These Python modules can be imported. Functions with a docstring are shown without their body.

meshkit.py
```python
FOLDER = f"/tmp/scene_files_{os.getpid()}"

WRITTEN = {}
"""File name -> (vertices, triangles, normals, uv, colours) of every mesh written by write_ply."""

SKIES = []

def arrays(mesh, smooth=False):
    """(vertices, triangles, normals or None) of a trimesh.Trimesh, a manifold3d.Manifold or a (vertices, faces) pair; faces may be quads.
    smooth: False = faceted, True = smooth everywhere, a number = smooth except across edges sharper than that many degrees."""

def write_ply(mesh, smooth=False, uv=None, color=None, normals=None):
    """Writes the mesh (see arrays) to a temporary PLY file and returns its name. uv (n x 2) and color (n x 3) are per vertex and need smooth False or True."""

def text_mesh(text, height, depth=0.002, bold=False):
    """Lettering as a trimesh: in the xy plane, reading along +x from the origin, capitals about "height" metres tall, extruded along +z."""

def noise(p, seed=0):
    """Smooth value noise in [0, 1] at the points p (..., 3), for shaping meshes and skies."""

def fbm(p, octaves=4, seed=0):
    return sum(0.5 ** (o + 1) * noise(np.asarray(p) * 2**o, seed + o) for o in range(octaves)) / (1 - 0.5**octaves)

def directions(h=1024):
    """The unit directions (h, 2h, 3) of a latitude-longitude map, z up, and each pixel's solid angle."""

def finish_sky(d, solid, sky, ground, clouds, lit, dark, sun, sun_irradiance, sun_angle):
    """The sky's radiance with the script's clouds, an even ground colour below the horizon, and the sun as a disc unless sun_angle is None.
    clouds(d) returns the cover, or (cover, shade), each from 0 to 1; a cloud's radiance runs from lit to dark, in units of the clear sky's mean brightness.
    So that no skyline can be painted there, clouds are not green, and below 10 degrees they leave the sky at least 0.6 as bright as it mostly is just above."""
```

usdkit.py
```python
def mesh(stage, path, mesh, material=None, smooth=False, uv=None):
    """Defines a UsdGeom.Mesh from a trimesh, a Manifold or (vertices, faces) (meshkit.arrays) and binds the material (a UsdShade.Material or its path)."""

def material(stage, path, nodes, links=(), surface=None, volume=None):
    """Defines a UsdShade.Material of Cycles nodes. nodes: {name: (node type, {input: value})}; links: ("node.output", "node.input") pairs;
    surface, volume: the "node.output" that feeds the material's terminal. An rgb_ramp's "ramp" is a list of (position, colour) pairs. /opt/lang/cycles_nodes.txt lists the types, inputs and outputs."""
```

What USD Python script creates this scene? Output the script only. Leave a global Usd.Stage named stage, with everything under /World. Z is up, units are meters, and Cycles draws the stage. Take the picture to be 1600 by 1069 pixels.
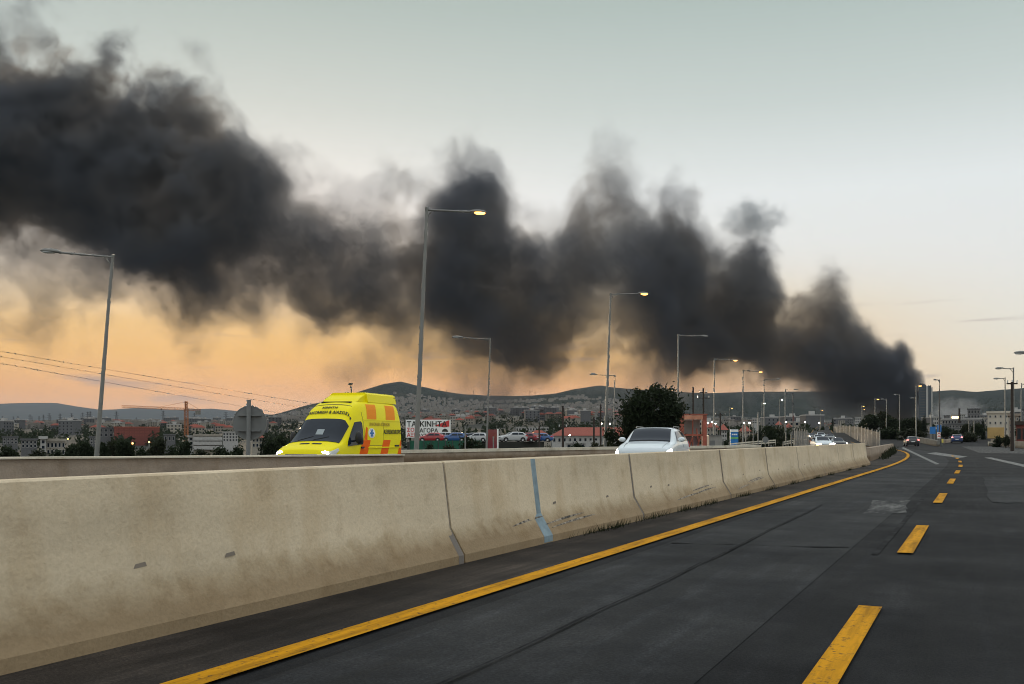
from scipy.interpolate import PchipInterpolator
import math, random, numpy as np, trimesh, usdkit, meshkit
from pxr import Usd, UsdGeom, UsdLux, UsdShade, Gf, Sdf, Vt
from shapely.geometry import Polygon, box as sbox
from shapely import affinity
stage = Usd.Stage.CreateInMemory()
UsdGeom.SetStageUpAxis(stage, 'Z'); UsdGeom.SetStageMetersPerUnit(stage, 1.0)
UsdGeom.Xform.Define(stage, '/World')
# ---------------------------------------------------------------- camera
F, CX, HY, EYE = 1500.0, 800.0, 685.0, 1.2        # the photograph's own 1600 x 1069 pixels: focal length, centre column, horizon row; eye height in metres
YAW = math.atan((1530 - CX) / F)                  # the near road runs along +y and meets the horizon at column 1530
R_ = np.array([math.cos(YAW), math.sin(YAW), 0.0]); D_ = np.array([-math.sin(YAW), math.cos(YAW), 0.0])
cam = UsdGeom.Camera.Define(stage, '/World/camera')
AP = 36.0
cam.CreateHorizontalApertureAttr(AP); cam.CreateVerticalApertureAttr(AP * 684 / 1024); cam.CreateFocalLengthAttr(AP * F / 1600)
cam.CreateVerticalApertureOffsetAttr((HY - 534.5) / 1600 * AP)
cam.CreateClippingRangeAttr(Gf.Vec2f(0.1, 60000.0)); cam.CreateFStopAttr(0.0)
_m = Gf.Matrix4d(); _m.SetRow(0, Gf.Vec4d(*R_, 0)); _m.SetRow(1, Gf.Vec4d(0, 0, 1, 0)); _m.SetRow(2, Gf.Vec4d(*(-D_), 0)); _m.SetRow(3, Gf.Vec4d(0, 0, EYE, 1))
cam.AddTransformOp().Set(_m)
cam.CreateExposureAttr(1.5)
# ---------------------------------------------------------------- sky and sun
SUN_AZ = -(YAW + math.atan((800 - 390) / F)); SUN_EL = math.radians(2.0)   # towards the sun: left of the road, low
SUN = np.array([math.sin(SUN_AZ) * math.cos(SUN_EL), math.cos(SUN_AZ) * math.cos(SUN_EL), math.sin(SUN_EL)])
def mat(name, nodes, links=(), surface='p.BSDF', volume=None):
    return usdkit.material(stage, '/World/Looks/' + name, nodes, links, surface, volume)
dome = UsdLux.DomeLight.Define(stage, '/World/sky')
def _u(*c): return tuple(x / (0.15 * 2 ** 1.5) for x in c)     # display-linear brightness to the sky's own units at strength 0.15 and exposure 1.5
SH = (math.sin(SUN_AZ), math.cos(SUN_AZ), 0.0)
sky_m = usdkit.material(stage, '/World/Looks/sky', {
    'sky': ('sky_texture', {'sky_type': 'single_scattering', 'sun_disc': False, 'sun_elevation': SUN_EL, 'sun_rotation': SUN_AZ, 'altitude': 50.0, 'air_density': 1.0, 'aerosol_density': 2.0, 'ozone_density': 1.0}),
    'tc': ('texture_coordinate', {}), 'xyz': ('separate_xyz', {}), 'sd': ('vector_math', {'math_type': 'dot_product', 'vector2': SH}),
    # high thin overcast: pale grey, brightened above the view to light the ground
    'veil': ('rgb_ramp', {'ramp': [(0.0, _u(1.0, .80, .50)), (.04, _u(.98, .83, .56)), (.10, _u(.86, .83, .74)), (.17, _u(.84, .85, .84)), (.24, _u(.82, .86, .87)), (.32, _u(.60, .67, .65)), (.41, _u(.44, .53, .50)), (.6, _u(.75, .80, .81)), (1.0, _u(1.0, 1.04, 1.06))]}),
    'm1': ('mix_color', {'fac': .93, 'use_clamp': False}),
    # smoke-laden warm air low over the horizon, strongest towards the set sun
    'warm': ('rgb_ramp', {'ramp': [(0.0, _u(.98, .34, .05)), (.05, _u(.94, .38, .045)), (.08, _u(.94, .47, .06)), (.14, _u(.84, .52, .12)), (.20, _u(.76, .62, .40)), (1.0, _u(.66, .55, .40))]}),
    'wz': ('rgb_ramp', {'ramp': [(0.0, (1, 1, 1)), (.085, (.96,) * 3), (.115, (.85,) * 3), (.15, (.42,) * 3), (.19, (.06,) * 3), (.23, (0, 0, 0)), (1.0, (0, 0, 0))]}),
    'wa': ('map_range', {'range_type': 'smoothstep', 'from_min': .70, 'from_max': .96, 'to_min': 0.0, 'to_max': 1.0, 'clamp': True}),
    'wn': ('noise_texture', {'scale': 3.0, 'detail': 3.0, 'roughness': .5}), 'wnv': ('vector_math', {'math_type': 'multiply', 'vector2': (1.0, 1.0, 4.0)}),
    'wr': ('map_range', {'value': .5, 'from_min': .25, 'from_max': .75, 'to_min': .8, 'to_max': 1.0, 'clamp': True}),
    'wf': ('math', {'math_type': 'multiply'}), 'wf2': ('math', {'math_type': 'multiply', 'use_clamp': True}),
    'm2': ('mix_color', {'use_clamp': False}),
    # a few thin streaks of low cloud
    'cm': ('vector_math', {'math_type': 'multiply', 'vector2': (5.0, 5.0, 60.0)}), 'cn': ('noise_texture', {'scale': 1.0, 'detail': 4.0, 'roughness': .55}),
    'cr': ('map_range', {'range_type': 'smoothstep', 'from_min': .60, 'from_max': .72, 'to_min': 0.0, 'to_max': 1.0, 'clamp': True}),
    'cz': ('rgb_ramp', {'ramp': [(0.0, (.1,) * 3), (.06, (.75,) * 3), (.10, (.6,) * 3), (.15, (0,) * 3), (1.0, (0,) * 3)]}), 'cf': ('math', {'math_type': 'multiply', 'use_clamp': True}),
    'm3': ('mix_color', {'b': _u(.33, .25, .25), 'use_clamp': False}),
    'bg': ('background_shader', {'strength': 0.15})},
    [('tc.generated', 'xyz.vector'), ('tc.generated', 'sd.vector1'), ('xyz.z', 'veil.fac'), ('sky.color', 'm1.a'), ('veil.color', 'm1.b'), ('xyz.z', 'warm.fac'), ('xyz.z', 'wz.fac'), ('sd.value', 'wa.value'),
     ('tc.generated', 'wnv.vector1'), ('wnv.vector', 'wn.vector'), ('wn.fac', 'wr.value'), ('wz.color', 'wf.value1'), ('wa.result', 'wf.value2'), ('wf.value', 'wf2.value1'), ('wr.result', 'wf2.value2'),
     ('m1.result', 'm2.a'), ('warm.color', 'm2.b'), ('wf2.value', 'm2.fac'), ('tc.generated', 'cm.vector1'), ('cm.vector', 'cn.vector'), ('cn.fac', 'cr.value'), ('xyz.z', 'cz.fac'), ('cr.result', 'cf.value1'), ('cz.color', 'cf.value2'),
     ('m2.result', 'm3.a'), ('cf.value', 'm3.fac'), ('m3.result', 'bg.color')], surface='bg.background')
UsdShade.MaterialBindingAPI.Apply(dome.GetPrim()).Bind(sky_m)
sun = UsdLux.DistantLight.Define(stage, '/World/sun')
sun.CreateIntensityAttr(0.35); sun.CreateAngleAttr(10.0); sun.CreateColorAttr(Gf.Vec3f(1, .8, .55)); sun.CreateNormalizeAttr(True)
_z = SUN; _x = np.cross([0, 0, 1], _z); _x /= np.linalg.norm(_x); _y = np.cross(_z, _x)
_s = Gf.Matrix4d(); _s.SetRow(0, Gf.Vec4d(*_x, 0)); _s.SetRow(1, Gf.Vec4d(*_y, 0)); _s.SetRow(2, Gf.Vec4d(*_z, 0)); _s.SetRow(3, Gf.Vec4d(0, 0, 0, 1))
sun.AddTransformOp().Set(_s)
# ---------------------------------------------------------------- helpers
rng = np.random.default_rng(7); rnd = random.Random(7)
def P(px, py, D):
    """the world point D metres along the view axis that the photograph shows at (px, py)"""
    return R_ * ((px - CX) * D / F) + D_ * D + np.array([0, 0, EYE + (HY - py) * D / F])
def at(px, D, z): return R_ * ((px - CX) * D / F) + D_ * D + np.array([0, 0, z])
def proj(p):
    p = np.asarray(p, float); d = p @ D_; return CX + F * (p @ R_) / d, HY - F * (p[..., 2] - EYE) / d
used = {}
def unique(parent, name):
    n = used.get((parent, name), 0); used[(parent, name)] = n + 1
    return parent + '/' + (name if n == 0 else f'{name}_{n:03d}')
def meta(prim, label=None, cat=None, group=None, kind=None):
    for k, v in (('label', label), ('category', cat), ('group', group), ('kind', kind)):
        if v: prim.SetCustomDataByKey(k, v)
def thing(name, label, cat, loc=(0, 0, 0), rotz=0.0, group=None, lean=None, scale=None, kind=None):
    path = unique('/World', name); x = UsdGeom.Xform.Define(stage, path); x.AddTranslateOp().Set(Gf.Vec3d(*map(float, loc)))
    if lean is not None:      # a small tilt seen along the view axis, in degrees
        q = Gf.Rotation(Gf.Vec3d(*D_), float(lean)).GetQuat(); x.AddOrientOp(UsdGeom.XformOp.PrecisionDouble).Set(Gf.Quatd(q))
    if rotz: x.AddRotateZOp().Set(math.degrees(rotz))
    if scale is not None: x.AddScaleOp().Set(Gf.Vec3f(*((scale,) * 3 if np.ndim(scale) == 0 else map(float, scale))))
    meta(x.GetPrim(), label, cat, group, kind); return path
def part(parent, name, mesh, m, smooth=False, label=None, kind=None):
    path = unique(parent, name); me = usdkit.mesh(stage, path, mesh, m, smooth); meta(me.GetPrim(), label, None, None, kind); return path
def single(name, mesh, m, label=None, cat=None, group=None, kind=None, smooth=False):
    path = unique('/World', name); me = usdkit.mesh(stage, path, mesh, m, smooth); meta(me.GetPrim(), label, cat, group, kind); return path
def copy(src, name, label, cat, loc, rotz=0.0, group=None, lean=None, scale=None):
    path = thing(name, label, cat, loc, rotz, group, lean, scale); p = stage.GetPrimAtPath(path)
    p.GetReferences().AddInternalReference(src); p.SetInstanceable(True); return path
cat_ = trimesh.util.concatenate
def bx(x0, x1, y0, y1, z0, z1):
    m = trimesh.creation.box([x1 - x0, y1 - y0, z1 - z0]); m.apply_translation([(x0 + x1) / 2, (y0 + y1) / 2, (z0 + z1) / 2]); return m
def bar(a, b, r, n=6, r2=None):
    a, b = np.asarray(a, float), np.asarray(b, float); t = b - a; L = np.linalg.norm(t); t = t / L
    s = np.cross(t, [0, 0, 1] if abs(t[2]) < .9 else [1, 0, 0]); s /= np.linalg.norm(s); w = np.cross(t, s); r2 = r if r2 is None else r2
    an = np.arange(n) * 2 * np.pi / n; c, sn = np.cos(an)[:, None], np.sin(an)[:, None]
    v = np.vstack([a + r * (c * s + sn * w), b + r2 * (c * s + sn * w), [a], [b]]); f = []
    for k in range(n):
        k2 = (k + 1) % n; f += [[k, k2, n + k2], [k, n + k2, n + k], [2 * n, k2, k], [2 * n + 1, n + k, n + k2]]
    m = trimesh.Trimesh(v, f, process=False); return m
def tube(pts, r, n=6): return cat_([bar(pts[i], pts[i + 1], r, n) for i in range(len(pts) - 1)])
def grid(Vv, close=False):
    """a mesh from an (n, m, 3) array of points"""
    n, m = Vv.shape[:2]; i, j = np.meshgrid(np.arange(n - 1), np.arange(m - 1), indexing='ij'); a = (i * m + j).ravel()
    return trimesh.Trimesh(Vv.reshape(-1, 3), np.vstack([np.stack([a, a + m, a + m + 1], 1), np.stack([a, a + m + 1, a + 1], 1)]), process=False)
def prism(poly, y0, y1):
    """polygon in (x, z) pushed from y0 to y1"""
    m = trimesh.creation.extrude_polygon(Polygon(poly), y1 - y0, engine='earcut'); v = m.vertices.copy(); m.vertices = np.stack([v[:, 0], y0 + v[:, 2], v[:, 1]], 1); m.invert() if m.volume < 0 else None; return m
def ribbon(left, right, z=None, n=1):
    """a road sheet between two edges of equal length"""
    L, R = np.array(left, float), np.array(right, float); t = np.linspace(0, 1, n + 1)[None, :, None]; return grid(L[:, None] * (1 - t) + R[:, None] * t)
def up(m):
    if m.face_normals[:, 2].mean() < 0: m.invert()
    return m
def facing(m, p=(0, 0, EYE)):
    c = m.triangles_center; s = ((np.asarray(p) - c) * m.face_normals).sum(1).sum()
    if s < 0: m.invert()
    return m
# ---------------------------------------------------------------- materials
def plain(name, c, rough=.6, spec=.4, metal=0.0, coat=0.0, vary=.12, scale=2.0):
    """a base colour with a soft mottled variation"""
    return mat(name, {'tc': ('texture_coordinate', {}), 'n': ('noise_texture', {'scale': scale, 'detail': 4.0}), 'r': ('rgb_ramp', {'ramp': [(.3, tuple(x * (1 - vary) for x in c)), (.7, tuple(min(x * (1 + vary), .95) for x in c))]}),
                      'p': ('principled_bsdf', {'roughness': rough, 'specular_ior_level': spec, 'metallic': metal, 'coat_weight': coat})}, [('tc.object', 'n.vector'), ('n.fac', 'r.fac'), ('r.color', 'p.base_color')])
def glow(name, c, s): return mat(name, {'p': ('principled_bsdf', {'base_color': (.8, .8, .8), 'emission_color': c, 'emission_strength': s})})
# weathered cast concrete: blotches, streaks running down, rust-brown stains low, small pits
def concrete(name, c, dark=.72, tint=(1.0, .95, .86)):
    return mat(name, {'g': ('geometry', {}), 's': ('vector_math', {'math_type': 'multiply', 'vector2': (1.6, .30, 1.3)}), 'n1': ('noise_texture', {'scale': 1.2, 'detail': 6.0, 'roughness': .62}),
        's2': ('vector_math', {'math_type': 'multiply', 'vector2': (3.0, 1.6, .45)}), 'n2': ('noise_texture', {'scale': 1.0, 'detail': 5.0, 'roughness': .6}),
        'n3': ('noise_texture', {'scale': 38.0, 'detail': 4.0}), 'r1': ('rgb_ramp', {'ramp': [(.30, tuple(x * dark for x in c)), (.5, c), (.72, tuple(min(.9, x * 1.13) for x in c))]}),
        'r2': ('rgb_ramp', {'ramp': [(.34, (.82, .77, .70)), (.5, (1, 1, 1)), (1.0, (1, 1, 1))]}), 'm': ('mix_color', {'blend_type': 'multiply', 'fac': .75}),
        'r3': ('rgb_ramp', {'ramp': [(.3, (.9, .9, .9)), (.6, (1, 1, 1))]}), 'm2': ('mix_color', {'blend_type': 'multiply', 'fac': 1.0}), 'b': ('bump', {'strength': .45, 'distance': .012}), 'xz': ('separate_xyz', {}), 'n5': ('noise_texture', {'scale': 4.5, 'detail': 5.0, 'roughness': .65}), 'za': ('math', {'math_type': 'multiply_add', 'value2': -.34}), 'rz': ('rgb_ramp', {'ramp': [(0.0, (.50, .44, .37)), (.10, (.72, .68, .62)), (.22, (1, 1, 1)), (1.0, (1, 1, 1))]}), 'm5': ('mix_color', {'blend_type': 'multiply', 'fac': 1.0}), 'r5': ('rgb_ramp', {'ramp': [(.30, (.74, .71, .68)), (.46, (1, 1, 1)), (.70, (1.0, 1.0, 1.0)), (.78, (.80, .78, .76))]}), 'm6': ('mix_color', {'blend_type': 'multiply', 'fac': .55}),
        'p': ('principled_bsdf', {'roughness': .85, 'specular_ior_level': .2})},
        [('g.position', 's.vector1'), ('s.vector', 'n1.vector'), ('g.position', 's2.vector1'), ('s2.vector', 'n2.vector'), ('g.position', 'n3.vector'), ('n1.fac', 'r1.fac'), ('n2.fac', 'r2.fac'), ('r1.color', 'm.a'), ('r2.color', 'm.b'), ('n3.fac', 'r3.fac'),
         ('m.result', 'm2.a'), ('r3.color', 'm2.b'), ('g.position', 'xz.vector'), ('g.position', 'n5.vector'), ('n5.fac', 'za.value1'), ('xz.z', 'za.value3'), ('za.value', 'rz.fac'), ('m2.result', 'm5.a'), ('rz.color', 'm5.b'), ('n5.fac', 'r5.fac'), ('m5.result', 'm6.a'), ('r5.color', 'm6.b'), ('m6.result', 'p.base_color'), ('n3.fac', 'b.height'), ('b.normal', 'p.normal')])
def asphalt(name, c, rough=.62, streak=.30):
    return mat(name, {'g': ('geometry', {}), 's': ('vector_math', {'math_type': 'multiply', 'vector2': (2.6, .14, 1.0)}), 'n1': ('noise_texture', {'scale': 1.6, 'detail': 7.0, 'roughness': .68}), 'n2': ('noise_texture', {'scale': 55.0, 'detail': 5.0, 'roughness': .75}), 'n4': ('noise_texture', {'scale': .45, 'detail': 7.0, 'roughness': .68}),
        'r1': ('rgb_ramp', {'ramp': [(.32, tuple(x * (1 - streak * 1.6) for x in c)), (.5, c), (.68, tuple(x * (1 + streak * 2.6) for x in c))]}), 'r2': ('rgb_ramp', {'ramp': [(.32, (.5, .5, .5)), (.52, (1.0, 1.0, 1.0)), (.70, (1.7, 1.68, 1.62))]}), 'r4': ('rgb_ramp', {'ramp': [(.34, (.42, .42, .45)), (.48, (.92, .92, .92)), (.64, (1.7, 1.66, 1.58))]}),
        'm': ('mix_color', {'blend_type': 'multiply', 'fac': 1.0, 'use_clamp': False}), 'm4': ('mix_color', {'blend_type': 'multiply', 'fac': 1.0, 'use_clamp': False}), 'b': ('bump', {'strength': .6, 'distance': .008}), 'rr': ('map_range', {'from_min': .3, 'from_max': .7, 'to_min': rough - .12, 'to_max': rough + .12}),
        'p': ('principled_bsdf', {'specular_ior_level': .10})},
        [('g.position', 's.vector1'), ('s.vector', 'n1.vector'), ('g.position', 'n2.vector'), ('g.position', 'n4.vector'), ('n1.fac', 'r1.fac'), ('n2.fac', 'r2.fac'), ('n4.fac', 'r4.fac'), ('r1.color', 'm.a'), ('r2.color', 'm.b'), ('m.result', 'm4.a'), ('r4.color', 'm4.b'), ('m4.result', 'p.base_color'),
         ('n2.fac', 'b.height'), ('b.normal', 'p.normal'), ('n1.fac', 'rr.value'), ('rr.result', 'p.roughness')])
def leafy(name, c):
    return mat(name, {'g': ('geometry', {}), 'r': ('rgb_ramp', {'ramp': [(0.0, tuple(x * .55 for x in c)), (.5, c), (1.0, (c[0] * 2.6, c[1] * 2.2, c[2] * 1.5))]}), 'd': ('principled_bsdf', {'roughness': .6, 'specular_ior_level': .25}), 't': ('translucent_bsdf', {}), 'm': ('mix_closure', {'fac': .3})},
               [('g.random_per_island', 'r.fac'), ('r.color', 'd.base_color'), ('r.color', 't.color'), ('d.BSDF', 'm.closure1'), ('t.BSDF', 'm.closure2')], surface='m.closure')
def islands(name, ramp, rough=.8):
    """one tone per separate piece"""
    return mat(name, {'g': ('geometry', {}), 'r': ('rgb_ramp', {'ramp': ramp, 'interpolate': False}), 'p': ('principled_bsdf', {'roughness': rough, 'specular_ior_level': .2})}, [('g.random_per_island', 'r.fac'), ('r.color', 'p.base_color')])
def worn(name, c):
    """traffic paint: dirt-streaked, cracked through to the asphalt in places"""
    return mat(name, {'g': ('geometry', {}), 's': ('vector_math', {'math_type': 'multiply', 'vector2': (6.0, .5, 1.0)}), 'n1': ('noise_texture', {'scale': 1.5, 'detail': 6.0, 'roughness': .65}), 'n2': ('noise_texture', {'scale': 22.0, 'detail': 6.0, 'roughness': .75}), 'r1': ('rgb_ramp', {'ramp': [(.36, tuple(x * .5 for x in c)), (.58, c)]}),
        'r2': ('map_range', {'from_min': .55, 'from_max': .66, 'to_min': 0.0, 'to_max': .9, 'clamp': True}), 'm': ('mix_color', {'b': (.03, .029, .028)}), 'p': ('principled_bsdf', {'roughness': .8, 'specular_ior_level': .12})},
        [('g.position', 's.vector1'), ('s.vector', 'n1.vector'), ('g.position', 'n2.vector'), ('n1.fac', 'r1.fac'), ('n2.fac', 'r2.value'), ('r1.color', 'm.a'), ('r2.result', 'm.fac'), ('m.result', 'p.base_color')])
M = dict(
    barrier=concrete('barrier_concrete', (.60, .50, .36), .82), parapet=concrete('parapet_concrete', (.36, .29, .23), .7), coping=concrete('coping_concrete', (.62, .57, .47)), wall_grey=concrete('grey_wall', (.20, .19, .17)),
    road=asphalt('asphalt', (.017, .0175, .019), .80), lane_old=asphalt('asphalt_old', (.024, .025, .027), .74), shoulder=asphalt('shoulder', (.032, .027, .024), .75, .4), patch=mat('asphalt_patch_light', {'g': ('geometry', {}), 's': ('vector_math', {'math_type': 'multiply', 'vector2': (3.0, .5, 1.0)}), 'n': ('noise_texture', {'scale': 1.6, 'detail': 7.0, 'roughness': .7}), 'r': ('rgb_ramp', {'ramp': [(.36, (.022, .0225, .024)), (.50, (.06, .06, .06)), (.66, (.17, .168, .16))]}), 'p': ('principled_bsdf', {'roughness': .8, 'specular_ior_level': .1})}, [('g.position', 's.vector1'), ('s.vector', 'n.vector'), ('n.fac', 'r.fac'), ('r.color', 'p.base_color')]), patch_dark=asphalt('asphalt_patch_dark', (.014, .0145, .0155), .6),
    tar=plain('tar', (.012, .012, .013), .8, .1), seam=mat('broken_tar', {'g': ('geometry', {}), 'n': ('noise_texture', {'scale': 3.5, 'detail': 6.0, 'roughness': .7}), 'r': ('rgb_ramp', {'ramp': [(.42, (.008, .008, .009)), (.58, (.026, .027, .029))]}), 'p': ('principled_bsdf', {'roughness': .85, 'specular_ior_level': .1})}, [('g.position', 'n.vector'), ('n.fac', 'r.fac'), ('r.color', 'p.base_color')]), yellow=worn('road_yellow', (.66, .30, .004)), white_line=worn('road_white', (.24, .24, .23)),
    steel=plain('galvanised_steel', (.19, .19, .18), .5, .5, .35), steel_dark=plain('dark_steel', (.05, .05, .055), .55), wood=plain('creosoted_wood', (.035, .025, .02), .85),
    glass=mat('tinted_glass', {'p': ('principled_bsdf', {'base_color': (.008, .012, .018), 'roughness': .06, 'specular_ior_level': .28})}), rubber=plain('rubber', (.015, .015, .016), .8), black=plain('black_plastic', (.015, .015, .017), .5),
    chrome=plain('bright_metal', (.65, .65, .66), .25, .5, .8), bark=plain('bark', (.07, .05, .038), .9), soil=plain('soil', (.035, .036, .030), .95, vary=.4, scale=.05),
    hill=mat('hill_scrub', {'g': ('geometry', {}), 'n': ('noise_texture', {'scale': .004, 'detail': 8.0, 'roughness': .65}), 'r': ('rgb_ramp', {'ramp': [(.3, (.022, .028, .026)), (.55, (.034, .040, .034)), (.72, (.07, .064, .05))]}), 'p': ('principled_bsdf', {'roughness': 1.0, 'specular_ior_level': 0.0})}, [('g.position', 'n.vector'), ('n.fac', 'r.fac'), ('r.color', 'p.base_color')]),
    leaf=leafy('leaf_dark', (.030, .048, .018)), leaf2=leafy('leaf_olive', (.040, .050, .022)), leaf3=leafy('leaf_cypress', (.020, .034, .016)),
    sodium=glow('sodium_lamp', (1.0, .40, .07), 2.0), lamp_white=glow('white_lamp', (1.0, .86, .62), 30.0), head=glow('headlight', (1.0, .95, .85), 22.0), head_far=glow('headlight_warm', (1.0, .62, .20), 4.5), tail=glow('tail_light', (1.0, .10, .08), 1.2), lit=glow('lit_window', (1.0, .68, .30), 2.6),
    lens=plain('lamp_lens', (.55, .57, .58), .2), white=plain('white_paint', (.80, .80, .78), .35, coat=.4, vary=.03), grey_panel=plain('grey_panel', (.28, .27, .25), .7), rust=plain('red_oxide', (.36, .10, .065), .7, vary=.3, scale=1.5), rust_l=plain('red_oxide_worn', (.55, .24, .15), .7, vary=.3, scale=2.0),
    sign_back=plain('sign_back', (.16, .165, .165), .5, .4, .3), blue=plain('sign_blue', (.02, .16, .45), .5), red=plain('sign_red', (.55, .04, .04), .5), green=plain('green_mesh', (.012, .085, .05), .8), crane=plain('crane_orange', (.34, .12, .04), .6), maroon=plain('maroon_brick', (.17, .05, .04), .85), terracotta=plain('roof_tiles', (.24, .06, .04), .85),
    cream=plain('cream_render', (.30, .27, .23), .9), pale=plain('pale_render', (.36, .35, .34), .9), beige=plain('beige_render', (.48, .43, .36), .9, vary=.2, scale=.2), ochre=plain('ochre_render', (.45, .30, .12), .9, vary=.2, scale=.3), greyb=plain('grey_render', (.10, .10, .105), .9), dkglass=mat('curtain_glass', {'p': ('principled_bsdf', {'base_color': (.03, .05, .07), 'roughness': .15})}),
)
# ---------------------------------------------------------------- terrain: plain, rising city slope, ridges
def tab(t, x): return np.interp(x, [a for a, _ in t], [b for _, b in t])
RIDGE = [(-400, 655), (250, 662), (380, 655), (430, 649), (480, 634), (520, 626), (565, 611), (600, 600), (625, 596), (645, 602), (680, 610), (720, 616), (760, 619), (800, 619), (830, 618), (865, 615), (895, 608), (938, 602), (955, 605), (985, 608), (1040, 612), (1100, 615), (1160, 613), (1230, 612), (1300, 613), (1390, 612), (1450, 612), (1490, 610), (1525, 614), (1560, 611), (1600, 607), (1680, 603), (1800, 608), (2200, 620)]
CITY = [(-400, 664), (0, 661), (200, 659), (380, 660), (430, 655), (500, 650), (600, 650), (700, 645), (800, 640), (930, 640), (1000, 645), (1100, 655), (1300, 664), (1450, 664), (1600, 650), (2200, 655)]
FAR = [(-400, 640), (-150, 634), (-40, 632), (30, 630), (90, 630), (125, 636), (160, 640), (215, 638), (270, 641), (330, 639), (380, 643), (430, 648), (520, 652), (800, 655), (2200, 650)]
def low(px):      # the plain: it drops away left of the motorway embankment
    return tab([(-400, -6), (400, -6), (1000, -4), (1200, -2.5), (1300, -1.0), (2200, -.6)], px)
def elev(px, D):
    """ground height at the bearing of column px, D metres along the view axis"""
    px, D = np.broadcast_arrays(np.asarray(px, float), np.asarray(D, float)); zc = EYE + (HY - tab(CITY, px)) * 2600 / F; zr = EYE + (HY - tab(RIDGE, px)) * 5200 / F
    a = np.clip((D - 60) / 90, 0, 1); a = a * a * (3 - 2 * a); z = -.7 * (1 - a) + low(px) * a
    b = np.clip((D - 320) / 2280, 0, 1) ** 1.15; z = np.where(D > 320, low(px) + (zc - low(px)) * b, z)
    c = np.clip((D - 2600) / 2600, 0, 1); c = c * c * (3 - 2 * c) * .6 + c * .4; z = np.where(D > 2600, zc + (zr - zc) * c, z)
    return np.where(D > 5200, zr * np.clip(1 - (D - 5200) / 6000, 0, 1), z)
def onto(px, D): return at(px, D, float(elev(px, D)))
def polar(px, Ds, h):
    px = np.asarray(px, float)[:, None]; Ds = np.asarray(Ds, float)[None]; w = R_ * ((px - CX) / F * Ds)[..., None] + D_ * Ds[..., None]; w[..., 2] = h(px, Ds, w); return w
_pxs = np.linspace(-700, 2300, 301); _Ds = np.concatenate([[.05, 20, 40, 60], np.geomspace(75, 3000, 60)])
g = single('ground', cat_([up(grid(polar(_pxs, _Ds, lambda p, d, w: np.where(d > 30, elev(p, d), -.7)))), bx(-23000, 23000, -23000, 23000, -16, -14.5)]), M['soil'], kind='structure')
_hd = np.concatenate([np.linspace(2990, 5200, 34), [5600, 7000, 9000, 11200]])
def _hh2(p, d, w):
    a = np.clip((d - 3000) / 1500, 0, 1) * np.where(d <= 5200, 1, .3); q = np.stack([w[..., 0] / 420, w[..., 1] / 420, 0 * w[..., 0] + .5], -1)
    return elev(p, d) + a * 26 * (meshkit.fbm(q, 4) - .55)
hills = single('hills', up(grid(polar(np.linspace(-700, 2300, 451), _hd, _hh2))), M['hill'], kind='structure', smooth=True)
def _fz(p, d, w):
    z = EYE + (HY - tab(FAR, p)) * 15000 / F; t = np.clip((d - 11000) / 4000, 0, 1); q = np.stack([w[..., 0] / 900, w[..., 1] / 900, 0 * w[..., 0] + 3.3], -1)
    return (z + 60 * (meshkit.fbm(q, 4) - .5)) * np.where(d <= 15000, t, .5)
single('far_mountains', up(grid(polar(np.linspace(-700, 2300, 301), [11000, 12000, 13000, 14000, 15000, 17000], _fz))), M['hill'], kind='structure', smooth=True)
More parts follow.
